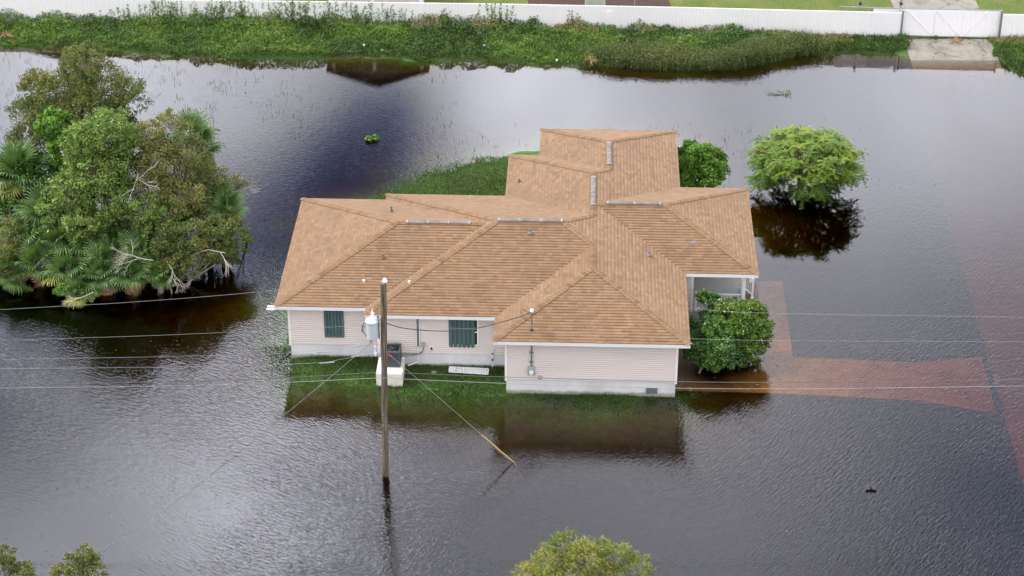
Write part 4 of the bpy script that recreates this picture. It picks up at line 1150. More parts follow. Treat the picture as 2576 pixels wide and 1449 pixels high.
LM['yellowtree'] = leafmat('yellow green leaves', [(0, (0.085, 0.140, 0.018)), (0.5, (0.19, 0.245, 0.030)), (0.85, (0.31, 0.33, 0.05)), (1, (0.36, 0.27, 0.07))], 0.5, 0.35)
LM['palm'] = leafmat('palm fronds', [(0, (0.036, 0.085, 0.026)), (0.45, (0.085, 0.165, 0.050)), (0.8, (0.18, 0.255, 0.075)), (1, (0.34, 0.33, 0.06))], 0.42, 0.25, 0.45)
LM['weed'] = leafmat('bank weeds', [(0, (0.030, 0.062, 0.010)), (0.4, (0.070, 0.145, 0.020)), (0.75, (0.135, 0.225, 0.035)), (0.9, (0.20, 0.25, 0.06)), (1, (0.18, 0.15, 0.07))])
LM['reed'] = leafmat('tall dull weeds', [(0, (0.040, 0.066, 0.020)), (0.5, (0.085, 0.130, 0.038)), (0.8, (0.150, 0.155, 0.058)), (1, (0.19, 0.14, 0.07))])
LM['grass'] = leafmat('grass blades', [(0, (0.022, 0.054, 0.009)), (0.5, (0.043, 0.096, 0.015)), (1, (0.100, 0.140, 0.034))], 0.55, 0.3)
LM['stalk'] = leafmat('drowned stalks', [(0, (0.05, 0.06, 0.03)), (1, (0.13, 0.14, 0.07))])

def rand_unit(n):
    v = RNG.normal(size=(n, 3)); return unit(v)
def crown_leaves(clumps, rad, per, L, w, outward=0.6, up=0.4, tint=(0.5, 0.22), tcl=None):
    """clumps (K,3), rad (K,), per leaves each; tcl clump tint offset"""
    K = len(clumps); N = K * per
    ci = np.repeat(np.arange(K), per)
    d = rand_unit(N); r = RNG.random(N) ** 0.45
    c = clumps[ci] + d * (rad[ci] * r)[:, None] * np.array([1, 1, 0.75])
    ax = d * outward + rand_unit(N) * 0.8 + np.array([0, 0, -0.15])
    nm = rand_unit(N) * 0.7 + d * 0.3 + np.array([0, 0, up])
    s = 0.7 + 0.6 * RNG.random(N)
    V = diamonds(c, ax, nm, L * s, w * s)
    t = (tcl[ci] if tcl is not None else 0.0) + tint[0] + tint[1] * RNG.normal(size=N)
    return V, np.clip(t, 0, 1)
def tree(name, label, base, lobes, mat, bark, per=34, L=0.15, w=0.07, cl=26, clr=0.28, cat='tree', group=None, trunk_r=0.12, bare=0.0, fork=0.35, up=0.4, topt=0.12, twig=0.012, outward=.6, kind=None, trunk='trunk', ext=0.22):
    """tapered trunk, limbs to each lobe, twigs to each leaf clump; crown of many small leaves"""
    bx, by = base[0], base[1]; bz = -0.4
    r = empty(name, (bx, by, 0)); tag(r, label, cat, group, kind)
    lo = np.array([[l[0] - bx, l[1] - by, l[2]] for l in lobes]); lr = np.array([l[3] for l in lobes])
    cen = lo.mean(axis=0); zmin = max(0.25, (lo[:, 2] - lr).min())
    tb = MB(); fk = Vector((cen[0] * 0.35, cen[1] * 0.35, max(0.3, fork * cen[2])))
    tb.tube(spline([(0, 0, bz), (fk.x * 0.3 + .05, fk.y * .3, fk.z * 0.5), fk], 4), [trunk_r * (1.25 - 0.35 * t) for t in np.linspace(0, 1, 9)], 9)
    cl_pts, cl_r, cl_t = [], [], []
    for c, rr in zip(lo, lr):
        C = Vector(c); mid = fk.lerp(C, 0.5) + Vector((random.uniform(-.2, .2), random.uniform(-.2, .2), -0.1 * rr))
        hub = C + Vector((0, 0, -0.25 * rr))
        tb.tube(spline([fk, mid, hub], 4), [trunk_r * (0.62 - 0.4 * t) for t in np.linspace(0, 1, 9)], 7)
        k = max(6, int(cl * 1.6 * rr * rr))
        dirs = rand_unit(k * 2); dirs = dirs[dirs[:, 2] > -0.55][:k]
        tl = 0.16 * RNG.normal()
        for d in dirs:
            rd = rr * (0.5 + 0.55 * random.random() ** 0.6)
            p = c + d * rd * np.array([1, 1, 0.9])
            if p[2] < 0.12: continue
            if random.random() < 0.75:
                pv = Vector(p); m2 = hub.lerp(pv, 0.5) + Vector((random.uniform(-.1, .1), random.uniform(-.1, .1), random.uniform(-.05, .1))) * rr
                ends = pv + (pv - hub).normalized() * rr * random.uniform(0.0, ext)
                tb.tube([hub, m2, ends], [trunk_r * 0.10 + twig * .4, trunk_r * 0.05 + twig * .4, twig * .7], 4, False)
            if random.random() < bare: continue
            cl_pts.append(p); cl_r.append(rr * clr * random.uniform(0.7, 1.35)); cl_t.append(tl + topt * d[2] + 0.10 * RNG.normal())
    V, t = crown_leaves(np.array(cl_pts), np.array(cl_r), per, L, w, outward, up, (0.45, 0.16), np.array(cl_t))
    leaf_mesh('crown', V, t, mat, r)
    tb.build(trunk, bark, r, smooth=True)
    return r
def lb(px, py, Y, rpx):
    p = unY(px, py, Y); return (p[0], p[1], p[2], rpx / pxm(Y, p[2]))
def gxy(px, py): p = un(px, py); return (p[0], p[1])

# --- grove on the left
GR = 'trees and shrubs of the flooded grove'
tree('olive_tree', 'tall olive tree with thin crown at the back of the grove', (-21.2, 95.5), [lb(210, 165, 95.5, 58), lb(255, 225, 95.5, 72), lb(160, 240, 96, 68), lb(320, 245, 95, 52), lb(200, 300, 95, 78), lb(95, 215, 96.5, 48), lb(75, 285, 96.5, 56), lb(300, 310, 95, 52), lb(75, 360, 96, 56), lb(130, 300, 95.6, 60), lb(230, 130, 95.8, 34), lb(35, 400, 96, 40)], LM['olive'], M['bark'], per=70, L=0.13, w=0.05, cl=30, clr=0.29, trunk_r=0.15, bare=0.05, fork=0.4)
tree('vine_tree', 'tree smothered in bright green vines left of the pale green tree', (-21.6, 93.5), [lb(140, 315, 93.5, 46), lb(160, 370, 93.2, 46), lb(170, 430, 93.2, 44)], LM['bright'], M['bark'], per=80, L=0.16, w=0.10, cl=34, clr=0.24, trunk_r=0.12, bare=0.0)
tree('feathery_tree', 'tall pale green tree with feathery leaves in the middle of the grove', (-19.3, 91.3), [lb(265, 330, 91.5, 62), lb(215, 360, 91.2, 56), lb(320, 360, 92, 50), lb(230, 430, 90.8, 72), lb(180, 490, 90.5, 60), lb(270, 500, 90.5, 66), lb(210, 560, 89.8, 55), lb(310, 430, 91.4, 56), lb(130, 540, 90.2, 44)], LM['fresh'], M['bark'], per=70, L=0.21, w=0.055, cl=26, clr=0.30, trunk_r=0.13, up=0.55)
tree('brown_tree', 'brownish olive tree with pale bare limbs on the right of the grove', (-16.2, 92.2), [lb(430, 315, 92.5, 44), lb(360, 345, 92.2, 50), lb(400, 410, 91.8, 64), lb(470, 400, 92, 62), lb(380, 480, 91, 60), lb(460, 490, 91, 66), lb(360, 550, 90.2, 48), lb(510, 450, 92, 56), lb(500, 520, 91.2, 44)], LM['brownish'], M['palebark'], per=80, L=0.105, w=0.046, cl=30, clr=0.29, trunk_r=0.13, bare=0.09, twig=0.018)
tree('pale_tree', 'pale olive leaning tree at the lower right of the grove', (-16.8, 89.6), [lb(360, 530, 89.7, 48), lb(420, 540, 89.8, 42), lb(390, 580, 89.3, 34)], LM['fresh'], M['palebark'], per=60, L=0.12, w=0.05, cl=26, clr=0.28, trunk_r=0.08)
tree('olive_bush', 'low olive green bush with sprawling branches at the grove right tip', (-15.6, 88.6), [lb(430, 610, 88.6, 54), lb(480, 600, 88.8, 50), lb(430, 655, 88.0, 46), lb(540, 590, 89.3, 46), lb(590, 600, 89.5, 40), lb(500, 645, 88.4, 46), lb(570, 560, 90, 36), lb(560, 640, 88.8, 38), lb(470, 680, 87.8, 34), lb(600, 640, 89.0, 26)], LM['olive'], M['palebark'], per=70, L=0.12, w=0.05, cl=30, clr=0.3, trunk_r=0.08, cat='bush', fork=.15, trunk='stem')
tree('olive_bush', 'grey olive bush hanging over the water at the grove left edge', (-23.6, 89.2), [lb(15, 600, 89.6, 52), lb(30, 660, 89.0, 50), lb(25, 715, 88.6, 42), lb(60, 700, 88.5, 36)], LM['olive'], M['bark'], per=56, L=0.12, w=0.05, cl=28, clr=0.28, trunk_r=0.08, cat='bush', fork=.15, trunk='stem')
tree('green_bush', 'small bright green bush at the water edge below the bleached branches', (-16.2, 87.8), [lb(395, 690, 87.9, 30), lb(430, 690, 87.9, 24)], LM['bright'], M['bark'], per=70, L=0.12, w=0.06, cl=40, clr=0.3, trunk_r=0.05, cat='bush', fork=.15, trunk='stem')
tree('green_bush', 'small green bush leaning over the water below the front palms', (-19.9, 87.0), [lb(200, 735, 87.1, 24), lb(240, 742, 87.0, 22), lb(160, 725, 87.3, 26)], LM['bright'], M['bark'], per=60, L=0.12, w=0.06, cl=40, clr=0.3, trunk_r=0.04, cat='bush', fork=.15, trunk='stem')
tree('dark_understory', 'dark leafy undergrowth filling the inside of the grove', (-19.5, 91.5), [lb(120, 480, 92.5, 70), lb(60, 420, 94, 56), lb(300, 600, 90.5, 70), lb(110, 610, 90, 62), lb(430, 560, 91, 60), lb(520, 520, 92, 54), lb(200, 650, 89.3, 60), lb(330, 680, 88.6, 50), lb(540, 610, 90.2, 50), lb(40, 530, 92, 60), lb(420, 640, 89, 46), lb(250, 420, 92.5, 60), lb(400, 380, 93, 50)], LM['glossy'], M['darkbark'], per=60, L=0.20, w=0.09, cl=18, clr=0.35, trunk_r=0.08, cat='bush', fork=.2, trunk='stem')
tree('dead_bush', 'brown leafless bush on the right side of the grove', (-13.2, 93.0), [lb(595, 470, 93.0, 34), lb(575, 500, 92.5, 26)], LM['brownish'], M['bark'], per=10, L=0.10, w=0.05, cl=150, clr=0.3, trunk_r=0.06, cat='bush', bare=0.5, twig=.022, fork=.3, trunk='stem')

# --- cabbage palms
def frond_mesh(kind):
    """one fan frond: petiole along +x, leaf segments folded and drooping at the tips"""
    Vq, T = [], []
    pet = 0.66; ns = 26; R = 0.98
    dr = {0: 0.30, 1: 0.55, 2: 0.95}[kind]
    Vq.append([(0, -0.016, 0), (pet, -0.012, 0.06), (pet, 0.012, 0.06), (0, 0.016, 0)]); T.append(0.75)
    for i in range(ns):
        a = math.radians(-118 + 236 * i / (ns - 1))
        ln = R * (1.0 - 0.22 * abs(a) / 2.06) * random.uniform(0.9, 1.08)
        o = np.array([pet + 0.10 * math.cos(a) * 0.6, 0.05 * math.sin(a), 0.06])
        d = np.array([math.cos(a), math.sin(a), 0.12 - 0.22 * abs(math.sin(a))]); d /= np.linalg.norm(d)
        s = np.array([-math.sin(a), math.cos(a), 0]) 
        p = [o]
        dirs = [d, d + np.array([0, 0, -0.35 * dr]), d * 0.75 + np.array([0, 0, -1.0 * dr])]
        for q, fr_ in zip(dirs, (0.42, 0.33, 0.25)): p.append(p[-1] + unit(q) * ln * fr_)
        wd = [0.020, 0.042, 0.032, 0.005]
        lift = np.array([0, 0, 0.012 * (1 if i % 2 else -1)])
        t = random.gauss(0.45, 0.10)
        for k in range(3):
            Vq.append([p[k] - s * wd[k] + lift, p[k + 1] - s * wd[k + 1], p[k + 1] + s * wd[k + 1], p[k] + s * wd[k] - lift]); T.append(t + 0.07 * (k - 1))
    return np.array([[tuple(v) for v in q] for q in Vq]), np.clip(np.array(T), 0, 1)
FROND = []
for kd, off in ((0, 0.05), (1, -0.05), (2, 0.0), (1, 0.45)):
    Vv, Tt = frond_mesh(kd)
    o = leaf_mesh('frond', Vv, np.clip(Tt + off, 0, 1), LM['palm']); FROND.append(o.data)
    bpy.data.objects.remove(o)
DF = frond_mesh(2); _o = leaf_mesh('dead_frond', DF[0], DF[1], M['deadfrond']); DEADF = _o.data; bpy.data.objects.remove(_o)
def palm(px, py, Y, n, label, sc=1.0, dead=2, yellow=1):
    c = unY(px, py, Y); zt0 = max(0.4, c[2])
    r = empty('cabbage_palm', (c[0], c[1], 0)); tag(r, label, 'palm', 'cabbage palms of the flooded grove')
    mb = MB(); mb.tube([(0, 0, -0.4), (0.03, 0, zt0 * 0.5), (0, 0, zt0)], [0.15, 0.13, 0.12], 8); mb.build('trunk', M['bark'], r)
    for k in range(n + dead):
        isd = k >= n
        az = k * 2.399 + random.uniform(-.25, .25)
        t = k / max(1, n - 1)
        el = math.radians(-72) if isd else math.radians(78 - 92 * t ** 0.9 + random.uniform(-8, 8))
        me_ = DEADF if isd else FROND[0 if t < .35 else (1 if t < 0.7 else 2)]
        if not isd and yellow and k >= n - yellow: me_ = FROND[3]
        f = bpy.data.objects.new('dead_frond' if isd else 'frond', me_); COL.objects.link(f); f.parent = r
        f.location = (0, 0, zt0)
        f.rotation_euler = (random.uniform(-.3, .3), -el, az)
        f.scale = (sc * random.uniform(0.75, 0.98),) * 3
PALMS = [
    (45, 440, 93.0, 16, 'large upright palm at the left edge of the grove', 1.25), (5, 470, 93.5, 13, 'palm cut by the left picture edge behind the grove bushes', 1.15),
    (115, 545, 90.8, 14, 'pale palm above the front palm thicket on the left', 1.1), (60, 600, 90.0, 13, 'palm beside the grey olive bush on the left', 1.0),
    (150, 610, 89.6, 14, 'palm in the middle of the left palm thicket', 1.05), (95, 665, 88.8, 13, 'lower left palm leaning over the dark water', 1.0),
    (170, 680, 88.3, 13, 'palm with yellow fronds at the front of the thicket', 1.0), (225, 625, 89.4, 14, 'palm under the feathery tree', 1.05),
    (255, 690, 88.0, 14, 'front palm with hanging brown dead fronds', 1.05), (300, 610, 89.9, 14, 'palm right of the feathery tree foot', 1.05),
    (330, 690, 87.9, 12, 'front palm beneath the bleached branches', 0.95), (355, 640, 88.9, 13, 'palm behind the bleached branches', 1.0),
    (480, 340, 94.0, 12, 'palm peeping out behind the brown tree top', 0.95), (505, 375, 93.5, 11, 'palm right of the brown tree top', 0.9),
    (510, 490, 92.0, 13, 'palm on the right flank of the grove', 1.0), (550, 500, 91.8, 12, 'outermost palm beside the brown leafless bush', 0.95),
    (570, 540, 91.0, 11, 'palm with drooping fronds above the grove right tip', 0.95), (425, 500, 91.2, 10, 'dark palm inside the brown tree', 0.9),
    (400, 690, 87.9, 12, 'palm between the bleached branches and the olive bush', 0.95), (280, 655, 88.6, 13, 'palm in the centre of the front thicket', 1.0),
    (25, 690, 88.6, 11, 'palm behind the grey olive bush at the left edge', 0.95), (205, 740, 87.3, 8, 'small palm low over the water with dead fronds', 0.8),
]
for i, (px, py, Y, n, lab, s) in enumerate(PALMS): palm(px, py, Y, n, lab, s, dead=3 if i in (8, 21, 10) else (1 if i % 2 else 0), yellow=2 if i in (6, 5, 9) else (1 if i % 3 == 0 else 0))

# --- bleached dead branches
def dead_branch(label, pxs, Y, seed, gen=4, spread=0.55, L0=0.55, r0=0.019):
    rs = random.Random(seed)
    p0 = Vector(unY(*pxs[0], Y)); p1 = Vector(unY(*pxs[1], Y - 0.2)); mb = MB()
    def grow(p, d, L, r, g):
        q = p + d * L * 0.5 + Vector((rs.uniform(-.06, .06), rs.uniform(-.06, .06), rs.uniform(-.06, .06))) * L
        e = p + d * L
        mb.tube([p, q, e], [r, r * .85, r * .7], 5, False)
        if g == 0: return
        for k in range(rs.choice((2, 3, 3))):
            nd_ = (d + Vector((rs.gauss(0, spread), rs.gauss(0, spread * .7), rs.gauss(0, spread)))).normalized()
            grow(p.lerp(e, rs.uniform(0.55, 1)), nd_, L * rs.uniform(0.6, 0.85), r * 0.66, g - 1)
    base = Vector((p0.x, p0.y, 0)); p1 -= base; p0 -= base
    grow(p0, (p1 - p0).normalized(), max(L0, (p1 - p0).length * 0.5), r0, gen)
    o = mb.build('dead_branch', M['deadwood']); o.location = base
    tag(o, label, 'branch')
dead_branch('bleached bare branch lying across the front palms', ((385, 655), (300, 640)), 87.4, 3, 5)
dead_branch('bleached bare branch dipping to the water below the olive bush', ((425, 665), (450, 715)), 87.0, 5, 4, .5)
dead_branch('bleached bare branch in the water at the grove front', ((235, 735), (170, 765)), 86.6, 8, 4, .5, .5)
dead_branch('pale bare limb arching from the olive bush to the right', ((480, 645), (570, 610)), 88.2, 12, 4, .4, .7, .03)
dead_branch('pale forked limb rising through the brown tree', ((345, 480), (350, 390)), 90.6, 21, 3, .4, .8, .03)
dead_branch('dark twigs reaching out beyond the brown leafless bush', ((600, 480), (640, 465)), 92.5, 31, 4, .5, .45, .014)

# --- umbrella tree standing in the water on the right
def umbrella_tree():
    b = un(2011, 486); bx, by = b[0], b[1]
    r = empty('umbrella_tree', (bx, by, 0)); tag(r, 'wide umbrella shaped tree with feathery leaves standing in the flood water', 'tree')
    tb = MB(); s = pxm(by, 2)
    TOPZ = unY(2040, 318, by)[2] - 0.30
    fk = Vector((0.05, -0.02, 0.85))
    tb.tube(spline([(0, 0, -0.5), (0.03, 0, 0.3), fk], 5), [0.22, 0.21, 0.205, 0.20, 0.195, 0.19, 0.185, 0.18, 0.175, 0.17, 0.17], 10)
    tips = []
    def within(q):
        e = math.sqrt(((q.x - 0.25) / 3.05) ** 2 + (q.y / 2.8) ** 2 + (max(0, q.z - 1.0) / (TOPZ - 1.0)) ** 2)
        m = random.uniform(0.78, 1.06) + 0.06 * math.sin(3 * math.atan2(q.y, q.x) + 0.7)
        if e <= m: return q
        c = Vector((0.25, 0, 1.0)); return c + (q - c) * (m / e)
    NL = 14
    for k in range(NL):
        az = 2 * math.pi * k / NL + random.uniform(-.2, .2)
        R = random.uniform(2.1, 3.1); zt_ = random.uniform(1.5, 3.1)
        e = Vector((R * math.cos(az) + 0.25, R * math.sin(az) * 0.9, zt_))
        mid = fk.lerp(e, 0.5) + Vector((0, 0, 0.45))
        pts = spline([fk, mid, e], 5); tb.tube(pts, [0.085 - 0.06 * t for t in np.linspace(0, 1, len(pts))], 6, False)
        for j in range(9):
            t = random.uniform(0.45, 1.0); p = pts[min(len(pts) - 1, int(t * (len(pts) - 1)))]
            a2 = az + random.uniform(-0.9, 0.9)
            L = random.uniform(0.5, 1.0)
            q = p + Vector((L * math.cos(a2), L * math.sin(a2), random.uniform(-0.55, 0.65)))
            q = within(q)
            tb.tube([p, p.lerp(q, .5) + Vector((0, 0, .08)), q], [0.024, 0.018, 0.012], 4, False); tips.append(q)
    for k in range(58):                                     # lower drooping skirt
        az = random.uniform(0, 6.283); R = random.uniform(1.2, 2.75); q = Vector((R * math.cos(az) + 0.2, R * math.sin(az) * 0.9, random.uniform(0.45, 1.5)))
        p = fk.lerp(q, 0.5) + Vector((0, 0, 0.35)); tb.tube([fk, p, q], [0.045, 0.024, 0.010], 4, False); tips.append(q)
    for k in range(100):                                    # upper dome
        az = random.uniform(0, 6.283); rr = math.sqrt(random.random()) * 2.6
        q = Vector((rr * math.cos(az) + 0.3, rr * math.sin(az), TOPZ - 0.15 - 0.055 * rr ** 3 + 0.08 * math.sin(2.3 * az + 1) * rr / 2.6 + random.uniform(-0.3, 0.0)))
        q = within(q); p = fk.lerp(q, 0.55) + Vector((0, 0, -0.1)); tb.tube([fk, p, q], [0.05, 0.028, 0.012], 4, False); tips.append(q)
    tb.build('trunk', M['bark'], r, smooth=True)
    Vs, Ts = [], []
    for q in tips:
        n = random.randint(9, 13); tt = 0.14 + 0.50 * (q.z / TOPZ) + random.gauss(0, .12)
        for i in range(n):
            az = 2 * math.pi * i / n + random.uniform(-.3, .3); el = random.uniform(-0.55, 0.35)
            d = np.array([math.cos(az) * math.cos(el), math.sin(az) * math.cos(el), math.sin(el)])
            Lf = random.uniform(0.36, 0.58); o = np.array(q)
            side = unit(np.cross(d, [0, 0, 1.0])); nn = np.cross(side, d)
            t = tt + random.gauss(0, 0.10)
            segs = 5; p = o
            for k in range(segs):                           # pairs of leaflets along a drooping rachis
                f = (k + 0.5) / segs; pos = o + d * Lf * f + np.array([0, 0, -0.28 * Lf * f * f])
                ll = 0.13 * (1 - 0.35 * abs(f - 0.45)); 
                for sg in (-1, 1):
                    ax = unit(side * sg * 0.75 + d * 0.75 + np.array([0, 0, -0.25]))
                    c = pos + ax * ll * 0.5
                    Vs.append(diamonds(c[None], ax[None], (nn + 0.25 * RNG.normal(size=3))[None], [ll * 1.15], [0.075])[0]); Ts.append(t)
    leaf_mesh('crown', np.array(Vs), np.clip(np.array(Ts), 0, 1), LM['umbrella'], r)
umbrella_tree()

# --- shrubs round the house
tree('round_shrub', 'round bright green shrub behind the house right corner', (9.7, 98.3), [lb(1750, 395, 98.4, 44), lb(1785, 412, 98.2, 46), lb(1735, 435, 98.2, 44), lb(1785, 448, 97.8, 40), lb(1725, 385, 98.8, 34), lb(1720, 455, 97.6, 30)], LM['bright'], M['bark'], per=140, L=0.14, w=0.065, cl=30, clr=0.28, trunk_r=0.06, cat='shrub', fork=.15, trunk='stem', ext=.4)
tree('leafy_shrub', 'yellow green shrub in front of the porch, right of the darker shrub', (9.9, 81.9), [lb(1880, 805, 82.2, 50), lb(1845, 830, 81.9, 52), lb(1895, 840, 81.9, 48), lb(1870, 875, 81.6, 50), lb(1900, 805, 82.3, 38), lb(1835, 790, 82.4, 36), lb(1885, 780, 82.6, 30)], LM['glossylight'], M['bark'], per=135, L=0.10, w=0.06, cl=50, clr=0.26, trunk_r=0.05, cat='shrub', fork=.15, trunk='stem', ext=.4, topt=.16)
tree('leafy_shrub', 'dark glossy green shrub spilling over the driveway by the wall corner', (8.3, 80.8), [lb(1790, 850, 81.3, 50), lb(1765, 880, 80.8, 42), lb(1805, 890, 80.5, 46), lb(1760, 830, 81.6, 38), lb(1840, 895, 80.4, 36), lb(1795, 905, 80.2, 30)], LM['glossy'], M['bark'], per=135, L=0.10, w=0.065, cl=50, clr=0.26, trunk_r=0.05, cat='shrub', fork=.15, trunk='stem', ext=.4, topt=.2)
tree('straggly_shrub', 'thin dark straggly shrub growing against the porch railing', (8.6, 83.3), [lb(1790, 765, 83.6, 34), lb(1772, 752, 83.7, 24), lb(1815, 780, 83.4, 28), lb(1795, 805, 83.2, 36), lb(1845, 765, 83.5, 20)], LM['glossy'], M['darkbark'], per=40, L=0.11, w=0.07, cl=60, clr=0.30, trunk_r=0.045, cat='shrub', fork=.25, bare=.1, trunk='stem')
# --- foreground trees
tree('yellow_tree', 'yellow green tree top with pale twigs at the bottom picture edge', (2.3, 61.5), [lb(1430, 1378, 62, 46), lb(1385, 1415, 61.8, 46), lb(1475, 1402, 61.6, 50), lb(1545, 1398, 62, 42), lb(1600, 1428, 61.8, 40), lb(1330, 1450, 61.6, 40), lb(1430, 1460, 61.2, 56), lb(1530, 1460, 61.4, 52), lb(1510, 1385, 61.9, 30)], LM['yellowtree'], M['palebark'], per=30, L=0.085, w=0.042, cl=85, clr=0.32, trunk_r=0.10, twig=0.010, bare=.08, ext=0.4, topt=.2)
tree('corner_tree', 'dark green tree top in the lower left foreground, right of the smaller one', (-16.5, 61.3), [lb(215, 1395, 61.6, 26), lb(195, 1425, 61.4, 38), lb(235, 1430, 61.3, 34), lb(150, 1445, 61.2, 26)], LM['olive'], M['bark'], per=34, L=0.095, w=0.05, cl=80, clr=0.33, trunk_r=0.08, twig=0.012, ext=.45)
tree('corner_tree', 'small green tree top cut by the lower left picture corner', (-20.2, 61.0), [lb(15, 1395, 61.2, 24), lb(10, 1430, 61.1, 36), lb(55, 1440, 61.0, 30)], LM['olive'], M['bark'], per=34, L=0.095, w=0.05, cl=80, clr=0.33, trunk_r=0.07, twig=0.012, ext=.45)

# --- ground cover on the bank
def scatter(x0, x1, y0, y1, n):
    return np.column_stack([RNG.uniform(x0, x1, n), RNG.uniform(y0, y1, n)])
def blades(P, z, h, w, lean, nseg=2):
    n = len(P); a = RNG.uniform(0, 6.283, n); le = lean * RNG.random(n)
    d = np.column_stack([np.cos(a), np.sin(a), np.zeros(n)]); s = np.column_stack([-np.sin(a), np.cos(a), np.zeros(n)])
    b = np.column_stack([P, z]); m = b + d * (le * h * 0.35)[:, None] + np.column_stack([np.zeros((n, 2)), h * 0.6]); t = b + d * (le * h)[:, None] + np.column_stack([np.zeros((n, 2)), h])
    w = np.asarray(w).reshape(-1, 1) if not np.isscalar(w) else w
    return np.concatenate([np.stack([b - s * w, b + s * w, m + s * w * .8, m - s * w * .8], 1), np.stack([m - s * w * .8, m + s * w * .8, t + s * w * .15, t - s * w * .15], 1)])
Pb = scatter(-36, 36, 110, 119.8, 260000)
fy = np.interp(Pb[:, 0], [p[0] for p in FB] + [p[0] for p in FR], [p[1] for p in FB] + [p[1] for p in FR])
zb = zt(Pb)
onpad = (Pb[:, 0] > GP['x0'] + 1.0 - 1.5 * vnoise(Pb, 0.9, 21) - 0.5 * vnoise(Pb, .3, 22)) & (Pb[:, 0] < GP['x1'] + 0.3 - 0.6 * vnoise(Pb, .8, 23))
rag = 0.05 * (vnoise(Pb, 0.7, 25) - 0.55)
keep = (zb > rag) & (Pb[:, 1] < fy - 0.06) & ~onpad
Pb, zb, fy = Pb[keep], zb[keep], fy[keep]
hill = 0.05 + 0.55 * vnoise(Pb, 1.3, 11) ** 1.6 + 0.34 * vnoise(Pb, 0.4, 12) ** 1.3
hill += np.where(Pb[:, 0] < 2, 1, 0.25) * 0.75 * np.exp(-((fy - Pb[:, 1]) / 0.45) ** 2) * vnoise(Pb, 0.9, 16) ** 2.2
rightpart = Pb[:, 0] > 15
hill = np.where(rightpart, hill * 0.4, hill)
hill = hill * np.clip((zb + 0.05) / 0.08, 0.25, 1)
N = len(Pb)
hz = hill * RNG.random(N) ** 0.4
c = np.column_stack([Pb, zb + hz + 0.02])
big = vnoise(Pb, 2.4, 14); tone = 0.34 + 0.75 * (big - 0.5) + 0.30 * (hz - 0.2) + 0.35 * (vnoise(Pb, 0.5, 24) - 0.5)
tone = np.where((fy - Pb[:, 1] < 0.9) & (vnoise(Pb, 1.6, 15) > 0.45) & (Pb[:, 0] > -6), 0.97, tone) + 0.11 * RNG.normal(size=N)
V = diamonds(c, rand_unit(N) + np.array([0, 0, .1]), rand_unit(N) * 0.8 + np.array([0, -0.1, 0.8]), RNG.uniform(.07, .20, N), RNG.uniform(.04, .10, N))
sb = RNG.random(N) < 0.32
Vb = blades(Pb[sb], zb[sb] + hill[sb] * 0.55, RNG.uniform(.12, .34, sb.sum()), 0.013, 0.9)
tb_ = np.clip(np.concatenate([tone[sb], tone[sb]]) + 0.12, 0, 1)
V = np.concatenate([V, Vb]); tone = np.concatenate([tone, tb_])
tag(leaf_mesh('bank_weeds', V, np.clip(tone, 0, 1), LM['weed']), 'low green weeds covering the bank along the white fence', 'weeds', kind='stuff')

# tall dull weeds on the right half of the bank
Pr = scatter(3.0, 19.5, 112.6, 116.4, 30000)
yl = np.interp(Pr[:, 0], WLX, WLY); dd = Pr[:, 1] - yl
dens = np.exp(-((dd - 0.6) / 0.75) ** 2) * np.clip((Pr[:, 0] - 3.5) / 4, 0, 1) * np.clip((19.2 - Pr[:, 0]) / 3, 0, 1) * (0.35 + 0.9 * vnoise(Pr, 0.9, 17))
Pr = Pr[(RNG.random(len(Pr)) < dens) & (dd > -0.35)]
zr = zt(Pr); hr = 0.45 + 0.55 * RNG.random(len(Pr)) * (0.5 + vnoise(Pr, 1.4, 18))
V1 = blades(Pr, zr, hr, 0.014, 0.5)
kk = 9; ci = np.repeat(np.arange(len(Pr)), kk)
cc_ = np.column_stack([Pr[ci], zr[ci] + hr[ci] * (0.3 + 0.7 * RNG.random(len(ci)))]) + 0.10 * RNG.normal(size=(len(ci), 3))
V2 = diamonds(cc_, rand_unit(len(ci)) + np.array([0, 0, .3]), rand_unit(len(ci)) + np.array([0, 0, .4]), RNG.uniform(.07, .14, len(ci)), RNG.uniform(.025, .05, len(ci)))
t_ = 0.30 + 0.45 * vnoise(Pr, 1.7, 19)
T_ = np.concatenate([t_, t_, t_[ci]]); T_ = np.clip(T_ + 0.14 * RNG.normal(size=len(T_)), 0, 1)
tag(leaf_mesh('tall_weeds', np.concatenate([V1, V2]), T_, LM['reed']), 'tall dull green weeds along the water edge of the right bank', 'weeds', kind='stuff')

# vines climbing the fence
Vs, Ts = [], []
fxs = [p[0] for p in FB]; fys = [p[1] for p in FB]
rs = random.Random(5)
CL = [(-27.8, .25, .5), (-23.0, .9, .7), (-21.2, .5, 1.0), (-19.3, 1.4, .85), (-17.3, .7, 1.0), (-16.2, .3, 1.1), (-14.3, .9, .9), (-12.8, .4, 1.15), (-10.9, 1.2, 1.2), (-9.3, .5, .9), (-8.0, .6, .8), (-6.6, .35, .8), (-4.8, .2, .6), (-4.1, .3, .9), (-1.2, .5, .95), (-0.2, .3, .9), (1.2, .2, .5), (3.8, .3, .7)]
for x0, wd, hm in CL:
    for k in range(int(42 * wd + 5)):
        x = x0 + rs.gauss(0, wd); hmax = 0.4 + 1.7 * hm * rs.random() ** 1.1; z = 0.15
        while z < min(hmax, 1.85):
            y = np.interp(x, fxs, fys) - 0.05 - rs.uniform(0, .06)
            if rs.random() < 0.74:
                c = np.array([x + rs.gauss(0, .04), y, z]); Vs.append(diamonds(c[None], rand_unit(1), np.array([[rs.gauss(0, .4), -1.0, rs.gauss(.3, .4)]]), [rs.uniform(.07, .13)], [rs.uniform(.05, .09)])[0]); Ts.append(rs.gauss(.42, .15))
            z += rs.uniform(.03, .08); x += rs.gauss(0, .018)
